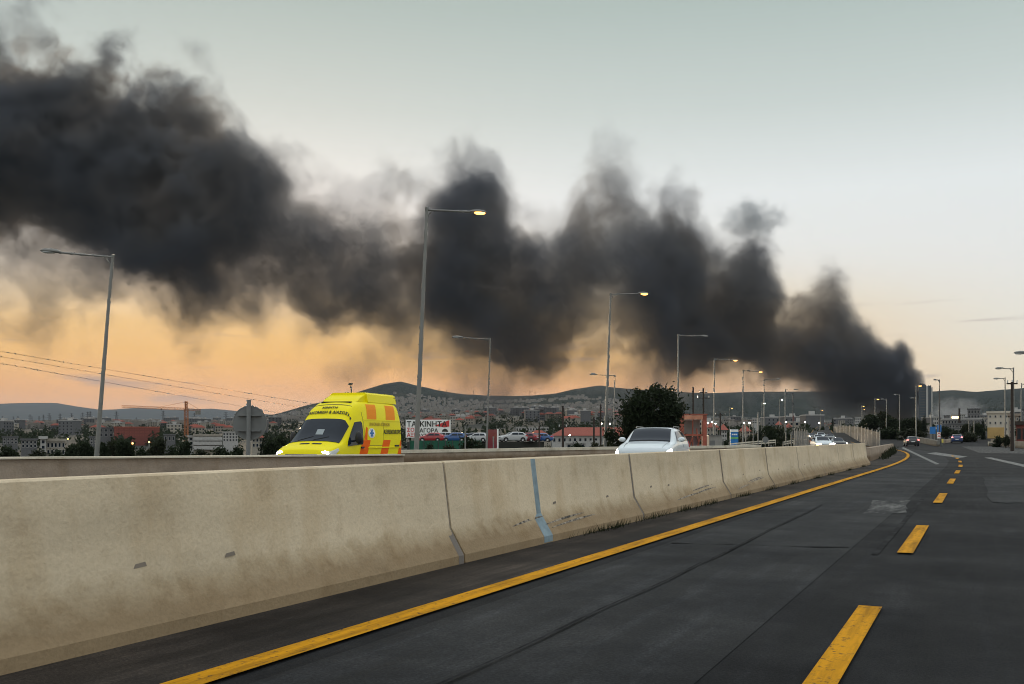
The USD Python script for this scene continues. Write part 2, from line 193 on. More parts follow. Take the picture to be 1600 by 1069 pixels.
# ---------------------------------------------------------------- our carriageway: it runs along +y and bends left beyond 40 m
def bend(y): return -np.maximum(np.asarray(y, float) - 40, 0) ** 2 / 1044.0
def line(x, ys, z): return [(x + float(bend(y)), y, z) for y in ys]
YS = list(np.arange(-12, 41, 4.0)) + list(np.arange(44, 301, 6.0))
def zr(y): return max(0.0, (y - 150) / 150.0) ** 1.6 * 3.0
road = thing('road', None, None, kind='structure')
ys1 = np.array(YS)
def strip(name, xa, xb, z, m, ys=ys1, label=None):
    L = [(xa + float(bend(y)), y, z + zr(y)) for y in ys]; Rr = [(xb + float(bend(y)), y, z + zr(y)) for y in ys]; return part(road, name, up(ribbon(L, Rr)), m, label=label)
_wide = lambda y: 9.5 + 26 * np.clip((y - 25) / 90, 0, 1)       # the slip road opens to the right
strip('verge', -4.95, -3.58, 0.0, M['shoulder'])
L = [(-3.58 + float(bend(y)), y, zr(y)) for y in YS]; Rr = [(float(_wide(y)), y, zr(y)) for y in YS]
part(road, 'carriageway', up(ribbon(L, Rr, n=6)), M['road'])
strip('resurfaced_lane', -3.20, -1.25, .004, M['lane_old'], ys1[ys1 <= 130], 'older paler asphalt lane along the yellow edge line')
strip('edge_line', -3.55, -3.36, .0175, M['yellow'], label='continuous yellow edge line curving left')
def dash(y0, y1, x=-.69, w=.155):
    ys = np.linspace(y0, y1, 4); part(road, 'lane_dash', up(ribbon([(x - w / 2 + float(bend(y)), y, .0175 + zr(y)) for y in ys], [(x + w / 2 + float(bend(y)), y, .0175 + zr(y)) for y in ys])), M['yellow'])
DASH = [(3.3, 7.2), (10.7, 14.2), (19.3, 22.7), (27.6, 31.0), (35.7, 39.1), (44, 47.4), (52.3, 55.7), (60.6, 64), (69, 72.4)]
for a, b in DASH: dash(a, b)
_pz = [0.0]
def patch(name, poly, z, m, label):
    _pz[0] += .0008; z = .0048 + _pz[0]
    v, f = trimesh.creation.triangulate_polygon(Polygon(poly), engine='earcut'); part(road, name, up(trimesh.Trimesh(np.column_stack([v, np.full(len(v), z)]), f, process=False)), m, label=label)
def wob(poly, a, seed):
    r = np.random.default_rng(seed); out = []
    for (x0, y0), (x1, y1) in zip(poly, poly[1:] + poly[:1]):
        for t in np.linspace(0, 1, 7)[:-1]: out.append((x0 + (x1 - x0) * t + r.uniform(-a, a), y0 + (y1 - y0) * t + r.uniform(-a, a) * 3))
    return out
def gp(px, py): D = EYE * F / (py - HY); p = at(px, D, 0); return (float(p[0]), float(p[1]))
patch('repair_patch', wob([gp(1362, 783), gp(1424, 782), gp(1412, 802), gp(1352, 803)], .05, 1), .008, M['patch'], 'pale worn repair patch in the left lane')
patch('repair_patch', wob([(-2.9, 38), (-1.3, 38), (-1.5, 58), (-3.2, 58)], .05, 2), .008, M['lane_old'], 'greyer resurfaced patch further up the left lane')
patch('repair_patch', wob([(-.99, 10.5), (-.93, 10.5), (-1.02, 36), (-1.10, 36)], .012, 3), .008, M['seam'], 'black tar joint beside the dashed line')
_sy = np.linspace(2.5, 18, 30); _sr = np.random.default_rng(5); _sx = -2.27 - .010 * _sy + np.cumsum(_sr.normal(0, .012, 30))
part(road, 'tar_seam', up(ribbon([(x - .005 - .012 * _sr.random(), y, .021) for x, y in zip(_sx, _sy)], [(x + .004 + .012 * _sr.random(), y, .021) for x, y in zip(_sx, _sy)])), M['seam'], label='thin dark crack running along the left lane')
patch('repair_patch', wob([(1.1, 9), (2.2, 9), (2.3, 15), (1.0, 15)], .04, 6), .0045, M['patch_dark'], 'darker square repair in the right lane')
patch('repair_patch', wob([(.2, 20), (1.6, 20), (1.7, 33), (.1, 33)], .05, 7), .0045, M['lane_old'], 'greyer strip in the right lane')
patch('repair_patch', wob([(3.2, 14), (4.6, 14), (4.9, 27), (3.3, 27)], .06, 8), .0045, M['patch_dark'], 'dark patch near the right frame edge')
patch('tar_seam', wob([(-3.15, 10.6), (-1.28, 11.0), (-1.28, 11.05), (-3.15, 10.64)], .012, 9), .008, M['seam'], 'thin cross crack in the left lane')
patch('worn_marking', [gp(1408, 700), gp(1412, 699), gp(1468, 725.5), gp(1462, 726)], .008, M['white_line'], 'faded white chevron line dividing the lanes')
patch('worn_marking', [gp(1448, 709), gp(1462, 707), gp(1512, 714), gp(1498, 716)], .008, M['white_line'], 'worn white paint of the gore area')
patch('worn_marking', [gp(1538, 715.5), gp(1548, 715), gp(1640, 735), gp(1620, 735)], .008, M['white_line'], 'white edge line of the slip road')
patch('worn_surface', [gp(1500, 697), gp(1700, 699), gp(1760, 712), gp(1530, 708)], .006, M['patch'], 'pale sheen painted as colour on the slip road')  # grazing sheen of the far road, put in as a paler surface colour
# the slip road's right kerb and the ground beyond it
Rk = [(float(_wide(y)), y, zr(y)) for y in YS]
part(road, 'kerb', cat_([grid(np.array([[(x, y, z), (x, y, z + .14), (x + .3, y, z + .14), (x + .3, y, z - .6)] for x, y, z in Rk]))]), M['wall_grey'])
# ---------------------------------------------------------------- the opposite carriageway
opp = thing('opposite_road', None, None, kind='structure')
OL = [at(-420, 16, -.25), at(150, 34, -.25), at(560, 45, -.25), at(900, 52, -.25), at(1130, 68, -.25), at(1215, 85, -.25), P(1256, 706, 100), P(1266, 694.5, 160), P(1268, 688.5, 220), P(1266, 680.5, 300), P(1269, 673, 400), P(1277, 667, 520)]
OR = [at(-420, 6.8, -.25), at(150, 9.6, -.25), at(560, 12.6, -.25), at(900, 18.5, -.25), at(1130, 29, -.25), at(1240, 45, -.25), P(1366, 707, 100), P(1342, 694, 160), P(1322, 687.5, 220), P(1306, 680, 300), P(1300, 673, 400), P(1296, 667, 520)]
def dense(a, k=6):
    a = np.array(a); t = np.arange(len(a)); return PchipInterpolator(t, a)(np.linspace(0, len(a) - 1, (len(a) - 1) * k + 1))
from scipy.interpolate import PchipInterpolator
OLd, ORd = dense(OL), dense(OR)
part(opp, 'carriageway', up(ribbon(OLd, ORd, n=4)), M['lane_old'])
part(opp, 'edge_line', up(ribbon(OLd * .97 + ORd * .03 + [0, 0, .006], OLd * .955 + ORd * .045 + [0, 0, .006])), M['yellow']); part(opp, 'edge_line', up(ribbon(OLd * .045 + ORd * .955 + [0, 0, .006], OLd * .03 + ORd * .97 + [0, 0, .006])), M['yellow'])
# ---------------------------------------------------------------- concrete barrier between the carriageways, one segment at a time
BX = -4.45
def jersey(h=.975):      # (x towards the road, z)
    return [(0, 0), (0, .08), (-.15, .33), (-.23, h - .012), (-.245, h), (-.375, h), (-.39, h - .012), (-.47, .33), (-.62, .08), (-.62, 0)]
def segment(y0, y1, name, label, cat='barrier', m='barrier', h=.975, x=BX, tilt=0.0):
    pr = np.array(jersey(h)); n = max(4, int((y1 - y0) / .5)); yy = np.concatenate([[y0, y0 + .018], np.linspace(y0 + .05, y1 - .05, n), [y1 - .018, y1]]); V = []
    for y in yy:
        e = min(y - y0, y1 - y); s = 1 - .03 * max(0, 1 - e / .02)
        q = np.array([-.31, h / 2]) + (pr - [-.31, h / 2]) * s; V.append(np.stack([x + q[:, 0] + tilt * (y - y0) + np.where(q[:, 1] < .1, 0, .004 * math.sin(y * 3.1 + x)), np.full(len(q), y), q[:, 1]], 1))
    V = np.array(V); m0 = grid(np.concatenate([V, V[:, :1]], 1)); caps = []
    for k, fl in ((0, 0), (-1, 1)):
        c = trimesh.creation.triangulate_polygon(Polygon(pr), engine='earcut'); vv = np.column_stack([c[0][:, 0] + x + tilt * (V[k][0, 1] - y0), np.full(len(c[0]), V[k][0, 1]), c[0][:, 1]]); caps.append(trimesh.Trimesh(vv, c[1], process=False))
    mm = cat_([m0] + caps); trimesh.repair.fix_normals(mm); return thing(name, label, cat, group='median barrier segments' if cat == 'barrier' else None), mm, M[m]
slot_m = plain('slot_shadow', (.20, .17, .14), .9)
JOINTS = [-7.6, -2.3, 2.9, 8.1, 13.62, 19.15, 23.7, 28.1, 32.3, 36.8, 41.5, 46.5]
_bl = ['barrier segment beside the camera, mostly outside the left frame edge', 'nearest plain concrete barrier segment at the lower left of the photo', 'large near concrete barrier segment left of the dark vertical joint', 'concrete barrier segment crossed by a vertical blue painted stripe', 'concrete barrier segment below the white car, with dark tyre scrape along its foot', 'concrete barrier segment just right of the white car', 'stained concrete barrier segment in front of the end of the low parapet', 'barrier segment between the parapet end and the lit headlights', 'barrier segment directly below the left bright headlight of the oncoming car', 'barrier segment just right of the oncoming car with bright headlights', 'last but one concrete barrier segment before the curve', 'last pale concrete barrier segment, its end face at the curve']
for i, (a, b) in enumerate(zip(JOINTS[:-1], JOINTS[1:])):
    o, mm, mt = segment(a + .014, b - .014, 'concrete_barrier', _bl[i]); part(o, 'body', mm, mt, 25)
    prng = np.random.default_rng(30 + i)
    def onface(y, z, off=.003):      # a point on the road-side face
        pr = np.array(jersey())[:4]; return (BX + float(np.interp(z, pr[:, 1], pr[:, 0])) + off, y, z)
    if i < 11:
        # a dark mortar joint at the far end
        w = .05 if i not in (2,) else .10
        js = [[onface(b - .014 - w, z), onface(b - .016, z)] for z in (.0, .08, .2, .33, .5, .7, .9, .962)]; part(o, 'joint_seal', facing(grid(np.array(js))), mat(f'joint_{i}', {'p': ('principled_bsdf', {'base_color': (.16, .14, .125) if i != 5 else (.10, .09, .08), 'roughness': .9})}))
    if i == 3:
        js = [[onface(9.98, z), onface(10.22, z)] for z in (.01, .08, .2, .33, .5, .7, .9, .96)]; part(o, 'painted_stripe', facing(grid(np.array(js))), plain('stripe_blue_grey', (.20, .27, .31), .8, vary=.3, scale=6.0), label='vertical blue grey painted stripe')
    for _ in range(2 if i > 1 else 1):      # lifting slots
        y, z = prng.uniform(a + .8, b - .8), .40 + prng.uniform(-.02, .05); q = [onface(y + dy, z + dz) for dy, dz in ((-.05, -.012), (.055, -.006), (.045, .022), (-.035, .014))]; part(o, 'lifting_slot', facing(trimesh.Trimesh(np.array(q), [[0, 1, 2], [0, 2, 3]], process=False)), slot_m)
    if i in (3, 4, 5):      # tyre scrapes
        for k in range(3):
            y = prng.uniform(a + .6, b - 2.2); z = .16 + .05 * k + prng.uniform(-.02, .02); Lq = prng.uniform(.8, 1.7); n = 8; G = [[onface(y + Lq * t / n, z + .05 * t / n), onface(y + Lq * t / n, z + .05 * t / n + .018 * math.sin(math.pi * (t + .3) / (n + .6)) + .004)] for t in range(n + 1)]
            part(o, 'tyre_scrape', facing(grid(np.array(G))), mat(f'scrape_{i}_{k}', {'g': ('geometry', {}), 'n': ('noise_texture', {'scale': 14.0, 'detail': 3.0}), 'r': ('rgb_ramp', {'ramp': [(.4, (.05, .045, .04)), (.6, (.34, .29, .23))]}), 'p': ('principled_bsdf', {'roughness': .9})}, [('g.position', 'n.vector'), ('n.fac', 'r.fac'), ('r.color', 'p.base_color')]))
# older, lower wall carries on round the bend
def wall_along(pts, thick, name, label, cat, m, cope=None, group=None, posts=None):
    """pts: (px, y of the top, y of the foot, D); a wall with real thickness away from the camera"""
    top = np.array([P(a, t, d) for a, t, b, d in pts]); bot = np.array([P(a, b, d) for a, t, b, d in pts]); bot[:, :2] = top[:, :2]
    tan = np.gradient(top, axis=0); tan[:, 2] = 0; nrm = np.cross(tan, [0, 0, 1]); nrm /= np.linalg.norm(nrm, axis=1, keepdims=True); s = np.sign((nrm * top).sum(1).mean()); nrm = nrm * s * thick
    o = thing(name, label, cat, group=group); G = np.stack([bot, top, top + nrm, bot + nrm], 1); w = grid(np.concatenate([G, G[:, :1]], 1)); caps = [trimesh.Trimesh(G[k], [[0, 1, 2], [0, 2, 3]], process=False) for k in (0, -1)]; w = cat_([w] + caps); trimesh.repair.fix_normals(w); part(o, 'wall', w, m, 20)
    if cope is not None:
        e = nrm / thick * .05; hgt = np.array([0, 0, cope]); G = np.stack([top - e + [0, 0, .003], top - e + hgt, top + nrm + e + hgt, top + nrm + e + [0, 0, .003]], 1); c = grid(np.concatenate([G, G[:, :1]], 1)); caps = [trimesh.Trimesh(G[k], [[0, 1, 2], [0, 2, 3]], process=False) for k in (0, -1)]; c = cat_([c] + caps); trimesh.repair.fix_normals(c); part(o, 'coping', c, M['coping'], 20)
    return o
def fine(pts, k=5): a = np.array(pts, float); return PchipInterpolator(np.arange(len(a)), a)(np.linspace(0, len(a) - 1, (len(a) - 1) * k + 1))
wall_along(fine([(1360, 700, 724, 50.5), (1374, 697.5, 716, 60), (1388, 695, 709, 76), (1396, 693.5, 704, 100)]), .3, 'concrete_wall', 'darker old concrete wall continuing beyond the last pale barrier, weeds at its end', 'wall', M['parapet'])
# brown parapet in front of the ambulance's road, and the long low parapet behind the white car
wall_along(fine([(-260, 721, 790, 12.6), (0, 718, 775, 14), (300, 715.5, 752, 15.6), (520, 713.3, 738, 17.2), (631, 712.3, 731, 18.0)]), .35, 'parapet', 'long brown parapet across the lower left, below the round sign and ambulance', 'wall', M['parapet'], .03)
pa = wall_along(fine([(560, 709.6, 735, 48), (700, 707.0, 728, 50.5), (860, 704.0, 722, 54), (1000, 702.0, 719, 58), (1110, 700.5, 716, 63), (1188, 699.0, 713, 68)]), .4, 'parapet', 'low brown parapet with pale coping behind the white car', 'wall', M['parapet'], .16)
# ---------------------------------------------------------------- the smoke: one body of air with its own density field, 1200 m off, drifting to the left
PD = 1200.0; PU0, PU1 = -1150.0, 560.0          # the plume's axis runs along the camera's right vector; u is metres along it
def pu(px): return (px - CX) * PD / F
def pz(py): return EYE + (HY - py) * PD / F
_top = [(-600, -260), (-300, -120), (-100, 0), (0, 38), (80, 60), (160, 82), (240, 98), (300, 106), (345, 145), (385, 188), (420, 218), (470, 248), (520, 285), (560, 290), (600, 262), (640, 258), (668, 286), (695, 264), (730, 250), (770, 252), (800, 290), (830, 338), (860, 330), (885, 282), (906, 252), (930, 240), (958, 240), (980, 256), (996, 305), (1020, 310), (1050, 298), (1085, 306), (1110, 358), (1145, 370), (1180, 380), (1215, 412), (1235, 450), (1260, 452), (1285, 425), (1320, 452), (1345, 490), (1370, 505), (1382, 540), (1390, 550), (1410, 540), (1428, 552), (1440, 590), (1450, 640), (1470, 690), (1800, 700)]
_bot = [(-600, 250), (-300, 340), (-100, 430), (0, 460), (60, 490), (130, 480), (200, 475), (260, 505), (320, 525), (380, 515), (430, 510), (480, 530), (530, 575), (580, 570), (620, 570), (680, 590), (740, 612), (800, 630), (850, 625), (900, 615), (950, 620), (990, 628), (1030, 635), (1060, 635), (1120, 622), (1180, 618), (1240, 620), (1300, 630), (1345, 652), (1385, 688), (1405, 695), (1440, 695), (1470, 695), (1800, 700)]
_den = [(-600, .5), (250, .5), (450, .42), (600, .42), (700, .5), (860, .34), (950, .34), (1060, .5), (1200, .55), (1350, .8), (1445, 1.3), (1462, 0.0), (1800, 0.0)]
_ctop = [(-600, -200), (-200, 0), (0, 78), (120, 95), (220, 112), (300, 138), (360, 190), (420, 250), (480, 318), (540, 350), (600, 345), (650, 325), (685, 300), (715, 286), (755, 288), (790, 322), (830, 362), (870, 356), (900, 305), (922, 282), (955, 280), (978, 305), (1003, 342), (1050, 330), (1080, 350), (1110, 395), (1150, 395), (1190, 408), (1225, 445), (1265, 458), (1295, 450), (1330, 480), (1362, 510), (1380, 545), (1390, 556), (1410, 546), (1430, 562), (1444, 615), (1470, 690), (1800, 700)]
_cbot = [(-600, 200), (-200, 300), (0, 380), (70, 362), (130, 372), (200, 415), (260, 452), (330, 474), (400, 456), (450, 478), (520, 532), (570, 540), (630, 515), (690, 530), (750, 552), (810, 588), (860, 588), (910, 560), (950, 550), (990, 565), (1040, 592), (1100, 598), (1160, 590), (1230, 598), (1300, 612), (1345, 634), (1378, 672), (1405, 695), (1440, 698), (1470, 698), (1800, 700)]
_cden = [(-600, 1.5), (0, 1.45), (250, 1.15), (380, .9), (480, .75), (600, .75), (700, .95), (780, .95), (860, .75), (940, .5), (1000, .65), (1080, 1.0), (1300, 1.2), (1445, 1.6), (1462, 0.0), (1800, 0.0)]
_us = np.linspace(0, 1, 256); _px = (PU0 + _us * (PU1 - PU0)) * F / PD + CX
def _tab(t): return PchipInterpolator([a for a, _ in t], [b for _, b in t])(_px)
_zt, _zb = pz(_tab(_top)), pz(_tab(_bot)); _zc, _hh = (_zt + _zb) / 2, np.maximum((_zt - _zb) / 2, 2.0)
_kt, _kb = pz(_tab(_ctop)), pz(_tab(_cbot)); _kc, _kh = (_kt + _kb) / 2, np.maximum((_kt - _kb) / 2, 2.0)
ZLO, ZHI, HMAX = -60.0, 900.0, 500.0
def _r01(zc, hh, dn): return [(float(t), (float(np.clip((a - ZLO) / (ZHI - ZLO), 0, 1)), float(np.clip(b / HMAX, 0, 1)), float(np.clip(c / 2, 0, 1)))) for t, a, b, c in zip(_us, zc, hh, dn)]
_N = {'g': ('geometry', {}),
    'wn': ('noise_texture', {'scale': 1 / 75.0, 'detail': 2.0, 'roughness': .5}), 'ws': ('vector_math', {'math_type': 'subtract', 'vector2': (.5, .5, .5)}), 'wm': ('vector_math', {'math_type': 'scale', 'scale': 62.0}), 'wp': ('vector_math', {'math_type': 'add'}),
    'du': ('vector_math', {'math_type': 'dot_product', 'vector2': tuple(R_)}), 'dv': ('vector_math', {'math_type': 'dot_product', 'vector2': tuple(D_)}), 'xyz': ('separate_xyz', {}),
    'ut': ('map_range', {'from_min': PU0, 'from_max': PU1, 'to_min': 0.0, 'to_max': 1.0, 'clamp': True}), 'v0': ('math', {'math_type': 'subtract', 'value2': PD}),
    'n1': ('noise_texture', {'scale': 1 / 100.0, 'detail': 1.0, 'roughness': .5}), 'n2': ('noise_texture', {'scale': 1 / 34.0, 'detail': 5.0, 'roughness': .64, 'lacunarity': 2.1}), 'n1c': ('math', {'math_type': 'subtract', 'value2': .5}), 'n2c': ('math', {'math_type': 'subtract', 'value2': .5}),
    'sum': ('math', {'math_type': 'add'}), 'tint': ('rgb_ramp', {'ramp': [(.36, (.42, .36, .32)), (.5, (.28, .285, .31)), (.64, (.20, .215, .26))]}), 'vol': ('principled_volume', {'anisotropy': .2})}
_L = [('g.position', 'wn.vector'), ('wn.color', 'ws.vector1'), ('ws.vector', 'wm.vector1'), ('g.position', 'wp.vector1'), ('wm.vector', 'wp.vector2'), ('wp.vector', 'du.vector1'), ('wp.vector', 'dv.vector1'), ('wp.vector', 'xyz.vector'), ('du.value', 'ut.value'), ('dv.value', 'v0.value1'),
    ('g.position', 'n1.vector'), ('n1.fac', 'n1c.value1'), ('wp.vector', 'n2.vector'), ('n2.fac', 'n2c.value1'), ('sum.value', 'vol.density'), ('n1.fac', 'tint.fac'), ('tint.color', 'vol.color')]
# two bodies of smoke in one field: a dense core and the torn veil around it: (ramp, how deep, noise amplitudes, base, softness, extinction per metre)
for _s, _tb, _dep, _a1, _a2, _bs, _sf, _ex in (('a', _r01(_kc, _kh, _tab(_cden)), .42, 2.1, 2.9, 1.26, .75, .044), ('b', _r01(_zc, _hh, _tab(_den)), .40, 2.5, 3.3, 1.28, .75, .030)):
    _N.update({'rmp' + _s: ('rgb_ramp', {'ramp': _tb}), 'sep' + _s: ('separate_color', {}), 'zc' + _s: ('math', {'math_type': 'multiply_add', 'value2': ZHI - ZLO, 'value3': ZLO}), 'hh' + _s: ('math', {'math_type': 'multiply', 'value2': HMAX}), 'dn' + _s: ('math', {'math_type': 'multiply', 'value2': 2.0 * _ex}),
        'dz' + _s: ('math', {'math_type': 'subtract'}), 'q' + _s: ('math', {'math_type': 'divide'}), 'qq' + _s: ('math', {'math_type': 'multiply'}), 'vw' + _s: ('math', {'math_type': 'multiply_add', 'value2': _dep, 'value3': 8.0}), 'vq' + _s: ('math', {'math_type': 'divide'}), 'vv' + _s: ('math', {'math_type': 'multiply'}),
        'rr' + _s: ('math', {'math_type': 'add'}), 'sh' + _s: ('math', {'math_type': 'subtract', 'value1': _bs}), 'a1' + _s: ('math', {'math_type': 'multiply_add', 'value2': _a1}), 'a2' + _s: ('math', {'math_type': 'multiply_add', 'value2': _a2}),
        'ss' + _s: ('map_range', {'range_type': 'smoothstep', 'from_min': 0.0, 'from_max': _sf, 'to_min': 0.0, 'to_max': 1.0, 'clamp': True}), 'd' + _s: ('math', {'math_type': 'multiply'})})
    _L += [('ut.result', f'rmp{_s}.fac'), (f'rmp{_s}.color', f'sep{_s}.color'), (f'sep{_s}.r', f'zc{_s}.value1'), (f'sep{_s}.g', f'hh{_s}.value1'), (f'sep{_s}.b', f'dn{_s}.value1'), ('xyz.z', f'dz{_s}.value1'), (f'zc{_s}.value', f'dz{_s}.value2'), (f'dz{_s}.value', f'q{_s}.value1'), (f'hh{_s}.value', f'q{_s}.value2'), (f'q{_s}.value', f'qq{_s}.value1'), (f'q{_s}.value', f'qq{_s}.value2'),
        (f'hh{_s}.value', f'vw{_s}.value1'), ('v0.value', f'vq{_s}.value1'), (f'vw{_s}.value', f'vq{_s}.value2'), (f'vq{_s}.value', f'vv{_s}.value1'), (f'vq{_s}.value', f'vv{_s}.value2'), (f'qq{_s}.value', f'rr{_s}.value1'), (f'vv{_s}.value', f'rr{_s}.value2'), (f'rr{_s}.value', f'sh{_s}.value2'),
        ('n1c.value', f'a1{_s}.value1'), (f'sh{_s}.value', f'a1{_s}.value3'), ('n2c.value', f'a2{_s}.value1'), (f'a1{_s}.value', f'a2{_s}.value3'), (f'a2{_s}.value', f'ss{_s}.value'), (f'ss{_s}.result', f'd{_s}.value1'), (f'dn{_s}.value', f'd{_s}.value2'), (f'd{_s}.value', 'sum.value1' if _s == 'a' else 'sum.value2')]
smoke_m = usdkit.material(stage, '/World/Looks/smoke', _N, _L, surface=None, volume='vol.volume')
# the body that bounds it: rings along the axis, generously wider than the density
_ri = list(range(0, 249, 6)); _nr = 14; _V, _Fc = [], []
for i in _ri:
    u = PU0 + _us[i] * (PU1 - PU0); sl = slice(max(i - 8, 0), i + 9); hz = max(_zt[sl].max() - _zc[i], _zc[i] - _zb[sl].min()) * 1.25 + 40; hv = .42 * _hh[sl].max() * 1.5 + 40
    for k in range(_nr):
        a = 2 * math.pi * k / _nr; _V.append(R_ * u + D_ * (PD + hv * math.cos(a)) + np.array([0, 0, max(_zc[i] + hz * math.sin(a), .6)]))
for a in range(len(_ri) - 1):
    for k in range(_nr):
        k2 = (k + 1) % _nr; p, q, r, s = a * _nr + k, a * _nr + k2, (a + 1) * _nr + k2, (a + 1) * _nr + k; _Fc += [[p, q, r], [p, r, s]]
for base, flip in ((0, 1), ((len(_ri) - 1) * _nr, 0)):
    for k in range(1, _nr - 1): _Fc.append([base, base + k, base + k + 1] if not flip else [base, base + k + 1, base + k])
_tm = trimesh.Trimesh(np.array(_V), np.array(_Fc), process=False); _tm.fix_normals()
smoke = single('smoke_plume', _tm, smoke_m, 'huge dark smoke plume drifting left across the sky from behind the tower', 'smoke', None, 'stuff')
# ---------------------------------------------------------------- vehicles: a lofted shell, with every window, lamp and stripe laid on its surface
from scipy.interpolate import PchipInterpolator
class Shell:
    """front at x = 0, rear at x = L; station = (x, zb, zm, zs, zt, crown, wb, wm, ws, wr): heights of sill, flank, shoulder and upper edge, rise to the centre line, half widths"""
    def __init__(s, st):
        s.st = np.array(st, float); s.f = PchipInterpolator(s.st[:, 0], s.st[:, 1:]); s.L = s.st[-1, 0]; s.memo = {}
    def sec(s, x):
        key = round(float(x) * 200)
        if key not in s.memo: s.memo[key] = s._sec(key / 200)
        return s.memo[key]
    def _sec(s, x):
        zb, zm, zs, zt, cr, wb, wm, ws, wr = s.f(np.clip(x, 0, s.L)); p = np.array([(wb * .88, zb), (wb, zb + .10), (wm, zm), (ws, zs), (wr, zt), (wr * .55, zt + cr * .8), (0, zt + cr)])
        for _ in range(2):
            q = [p[0]]
            for a, b in zip(p[:-1], p[1:]): q += [a * .78 + b * .22, a * .22 + b * .78]
            p = np.array(q + [p[-1]])
        return p
    def body(s, n=44):
        if ('b', n) not in s.memo: s.memo['b', n] = s._body(n)
        return s.memo['b', n]
    def _body(s, n=44):
        xs = np.unique(np.concatenate([np.linspace(0, s.L, n), s.st[:, 0]])); G = []
        for x in xs:
            p = s.sec(x); half = np.stack([np.full(len(p), x), p[:, 0], p[:, 1]], 1); G.append(np.vstack([half, (half * [1, -1, 1])[::-1][1:]]))
        G = np.array(G); m = grid(G); V, Fc = list(m.vertices), list(m.faces); mm = G.shape[1]
        for base in (0, (len(xs) - 1) * mm):      # nose and tail
            c = len(V); V.append(G[0 if base == 0 else -1].mean(0)); cap = [[c, base + k, base + k + 1] for k in range(mm - 1)] + [[c, base + mm - 1, base]]; Fc += cap if base == 0 else [x[::-1] for x in cap]
        for i in range(len(xs) - 1): Fc += [[i * mm, (i + 1) * mm + mm - 1, (i + 1) * mm], [i * mm, i * mm + mm - 1, (i + 1) * mm + mm - 1]]
        m = trimesh.Trimesh(np.array(V), np.array(Fc), process=False); trimesh.repair.fix_winding(m) if n < 0 else None; m.invert() if m.volume < 0 else None; return m
    def w(s, x, z):
        p = s.sec(x); o = np.argsort(p[:, 1], kind='stable'); return np.interp(z, p[o, 1], p[o, 0])
    def ztop(s, x, y):
        p = s.sec(x); t = p[len(p) // 2:]; return np.interp(abs(y), t[::-1, 0], t[::-1, 1])
    def on_side(s, *a, **kw):
        key = (repr(a[0]) if isinstance(a[0], list) else a[0].wkt if hasattr(a[0], 'wkt') else str(a[0]), a[1:], tuple(kw.items()))
        if key not in s.memo: s.memo[key] = s._on_side(*a, **kw)
        return s.memo[key].copy()
    def _on_side(s, poly, side=-1, off=.006, thick=.012, step=.09):
        """a thin skin over a polygon in (x, z) on one flank"""
        if not hasattr(poly, 'geoms') and not isinstance(poly, Polygon): poly = Polygon(poly)
        m = trimesh.creation.extrude_polygon(poly, 1.0, engine='earcut')
        v, f = trimesh.remesh.subdivide_to_size(m.vertices * [1, 1, .001], m.faces, step) if step else (m.vertices * [1, 1, .001], m.faces)
        return s.press(v, f, side, off, thick, np.asarray(v)[:, 2] > .0005)
    def press(s, v, f, side, off, thick, outer):
        y = np.array([s.w(a, b) for a, b in v[:, :2]]) + off + np.where(outer, thick, 0.0)
        m = trimesh.Trimesh(np.stack([v[:, 0], side * y, v[:, 1]], 1), f, process=False); trimesh.repair.fix_normals(m); return m
    def text_side(s, text, x, z, h, side=-1, bold=True, slant=0.0):
        t = meshkit.text_mesh(text, h, 1.0, bold); v = t.vertices.copy(); sx = 1 if side < 0 else -1
        return s.press(np.stack([x + sx * (v[:, 0] + slant * v[:, 1]), z + v[:, 1], v[:, 2]], 1), t.faces, side, .010, .004, v[:, 2] > .5)
    def on_top(s, *a, **kw):
        key = ('t',) + tuple(round(float(x(1.0)), 5) if callable(x) else x for x in a)
        if key not in s.memo: s.memo[key] = s._on_top(*a, **kw)
        return s.memo[key]
    def _on_top(s, x0, x1, y0, y1, off=.008, n=10, k=10, thick=.0, inset=None):
        """a skin on the upper surface (bonnet, windscreen, roof); y limits may be functions of x"""
        xs = np.linspace(x0, x1, n); G = []
        for x in xs:
            a, b = (y0(x) if callable(y0) else y0), (y1(x) if callable(y1) else y1); ys = np.linspace(a, b, k); G.append([(x, y, s.ztop(x, y)) for y in ys])
        G = np.array(G); m = grid(G)
        if m.face_normals[:, 2].mean() < 0: m.invert()
        nrm = m.vertex_normals; top = m.vertices + nrm * (off + .012); m2 = grid(np.array(top).reshape(G.shape))
        if m2.face_normals[:, 2].mean() < 0: m2.invert()
        # close the rim so that the skin has thickness
        r = [i for i in range(k)] + [i * k + k - 1 for i in range(1, n)] + [(n - 1) * k + i for i in range(k - 2, -1, -1)] + [i * k for i in range(n - 2, 0, -1)]
        V = np.vstack([m2.vertices, m.vertices - nrm * .004]); N = n * k; Fc = list(m2.faces) + [x for a, b in zip(r, r[1:] + r[:1]) for x in ([a, N + a, N + b], [a, N + b, b])]
        return trimesh.Trimesh(V, np.array(Fc), process=False)
    def text_top(s, text, x, h, rise=1.0, bold=True):
        """lettering across the front, read from ahead; x is where its foot stands"""
        t = meshkit.text_mesh(text, h, 1.0, bold); v = t.vertices.copy(); c = (v[:, 0].min() + v[:, 0].max()) / 2; V = []
        for a, b, d in v: X, Y = x + b * rise, c - a; V.append((X - .012 - .004 * (d > .5), Y, s.ztop(X, Y) + .010 + .004 * (d > .5)))
        return trimesh.Trimesh(np.array(V), t.faces, process=False)
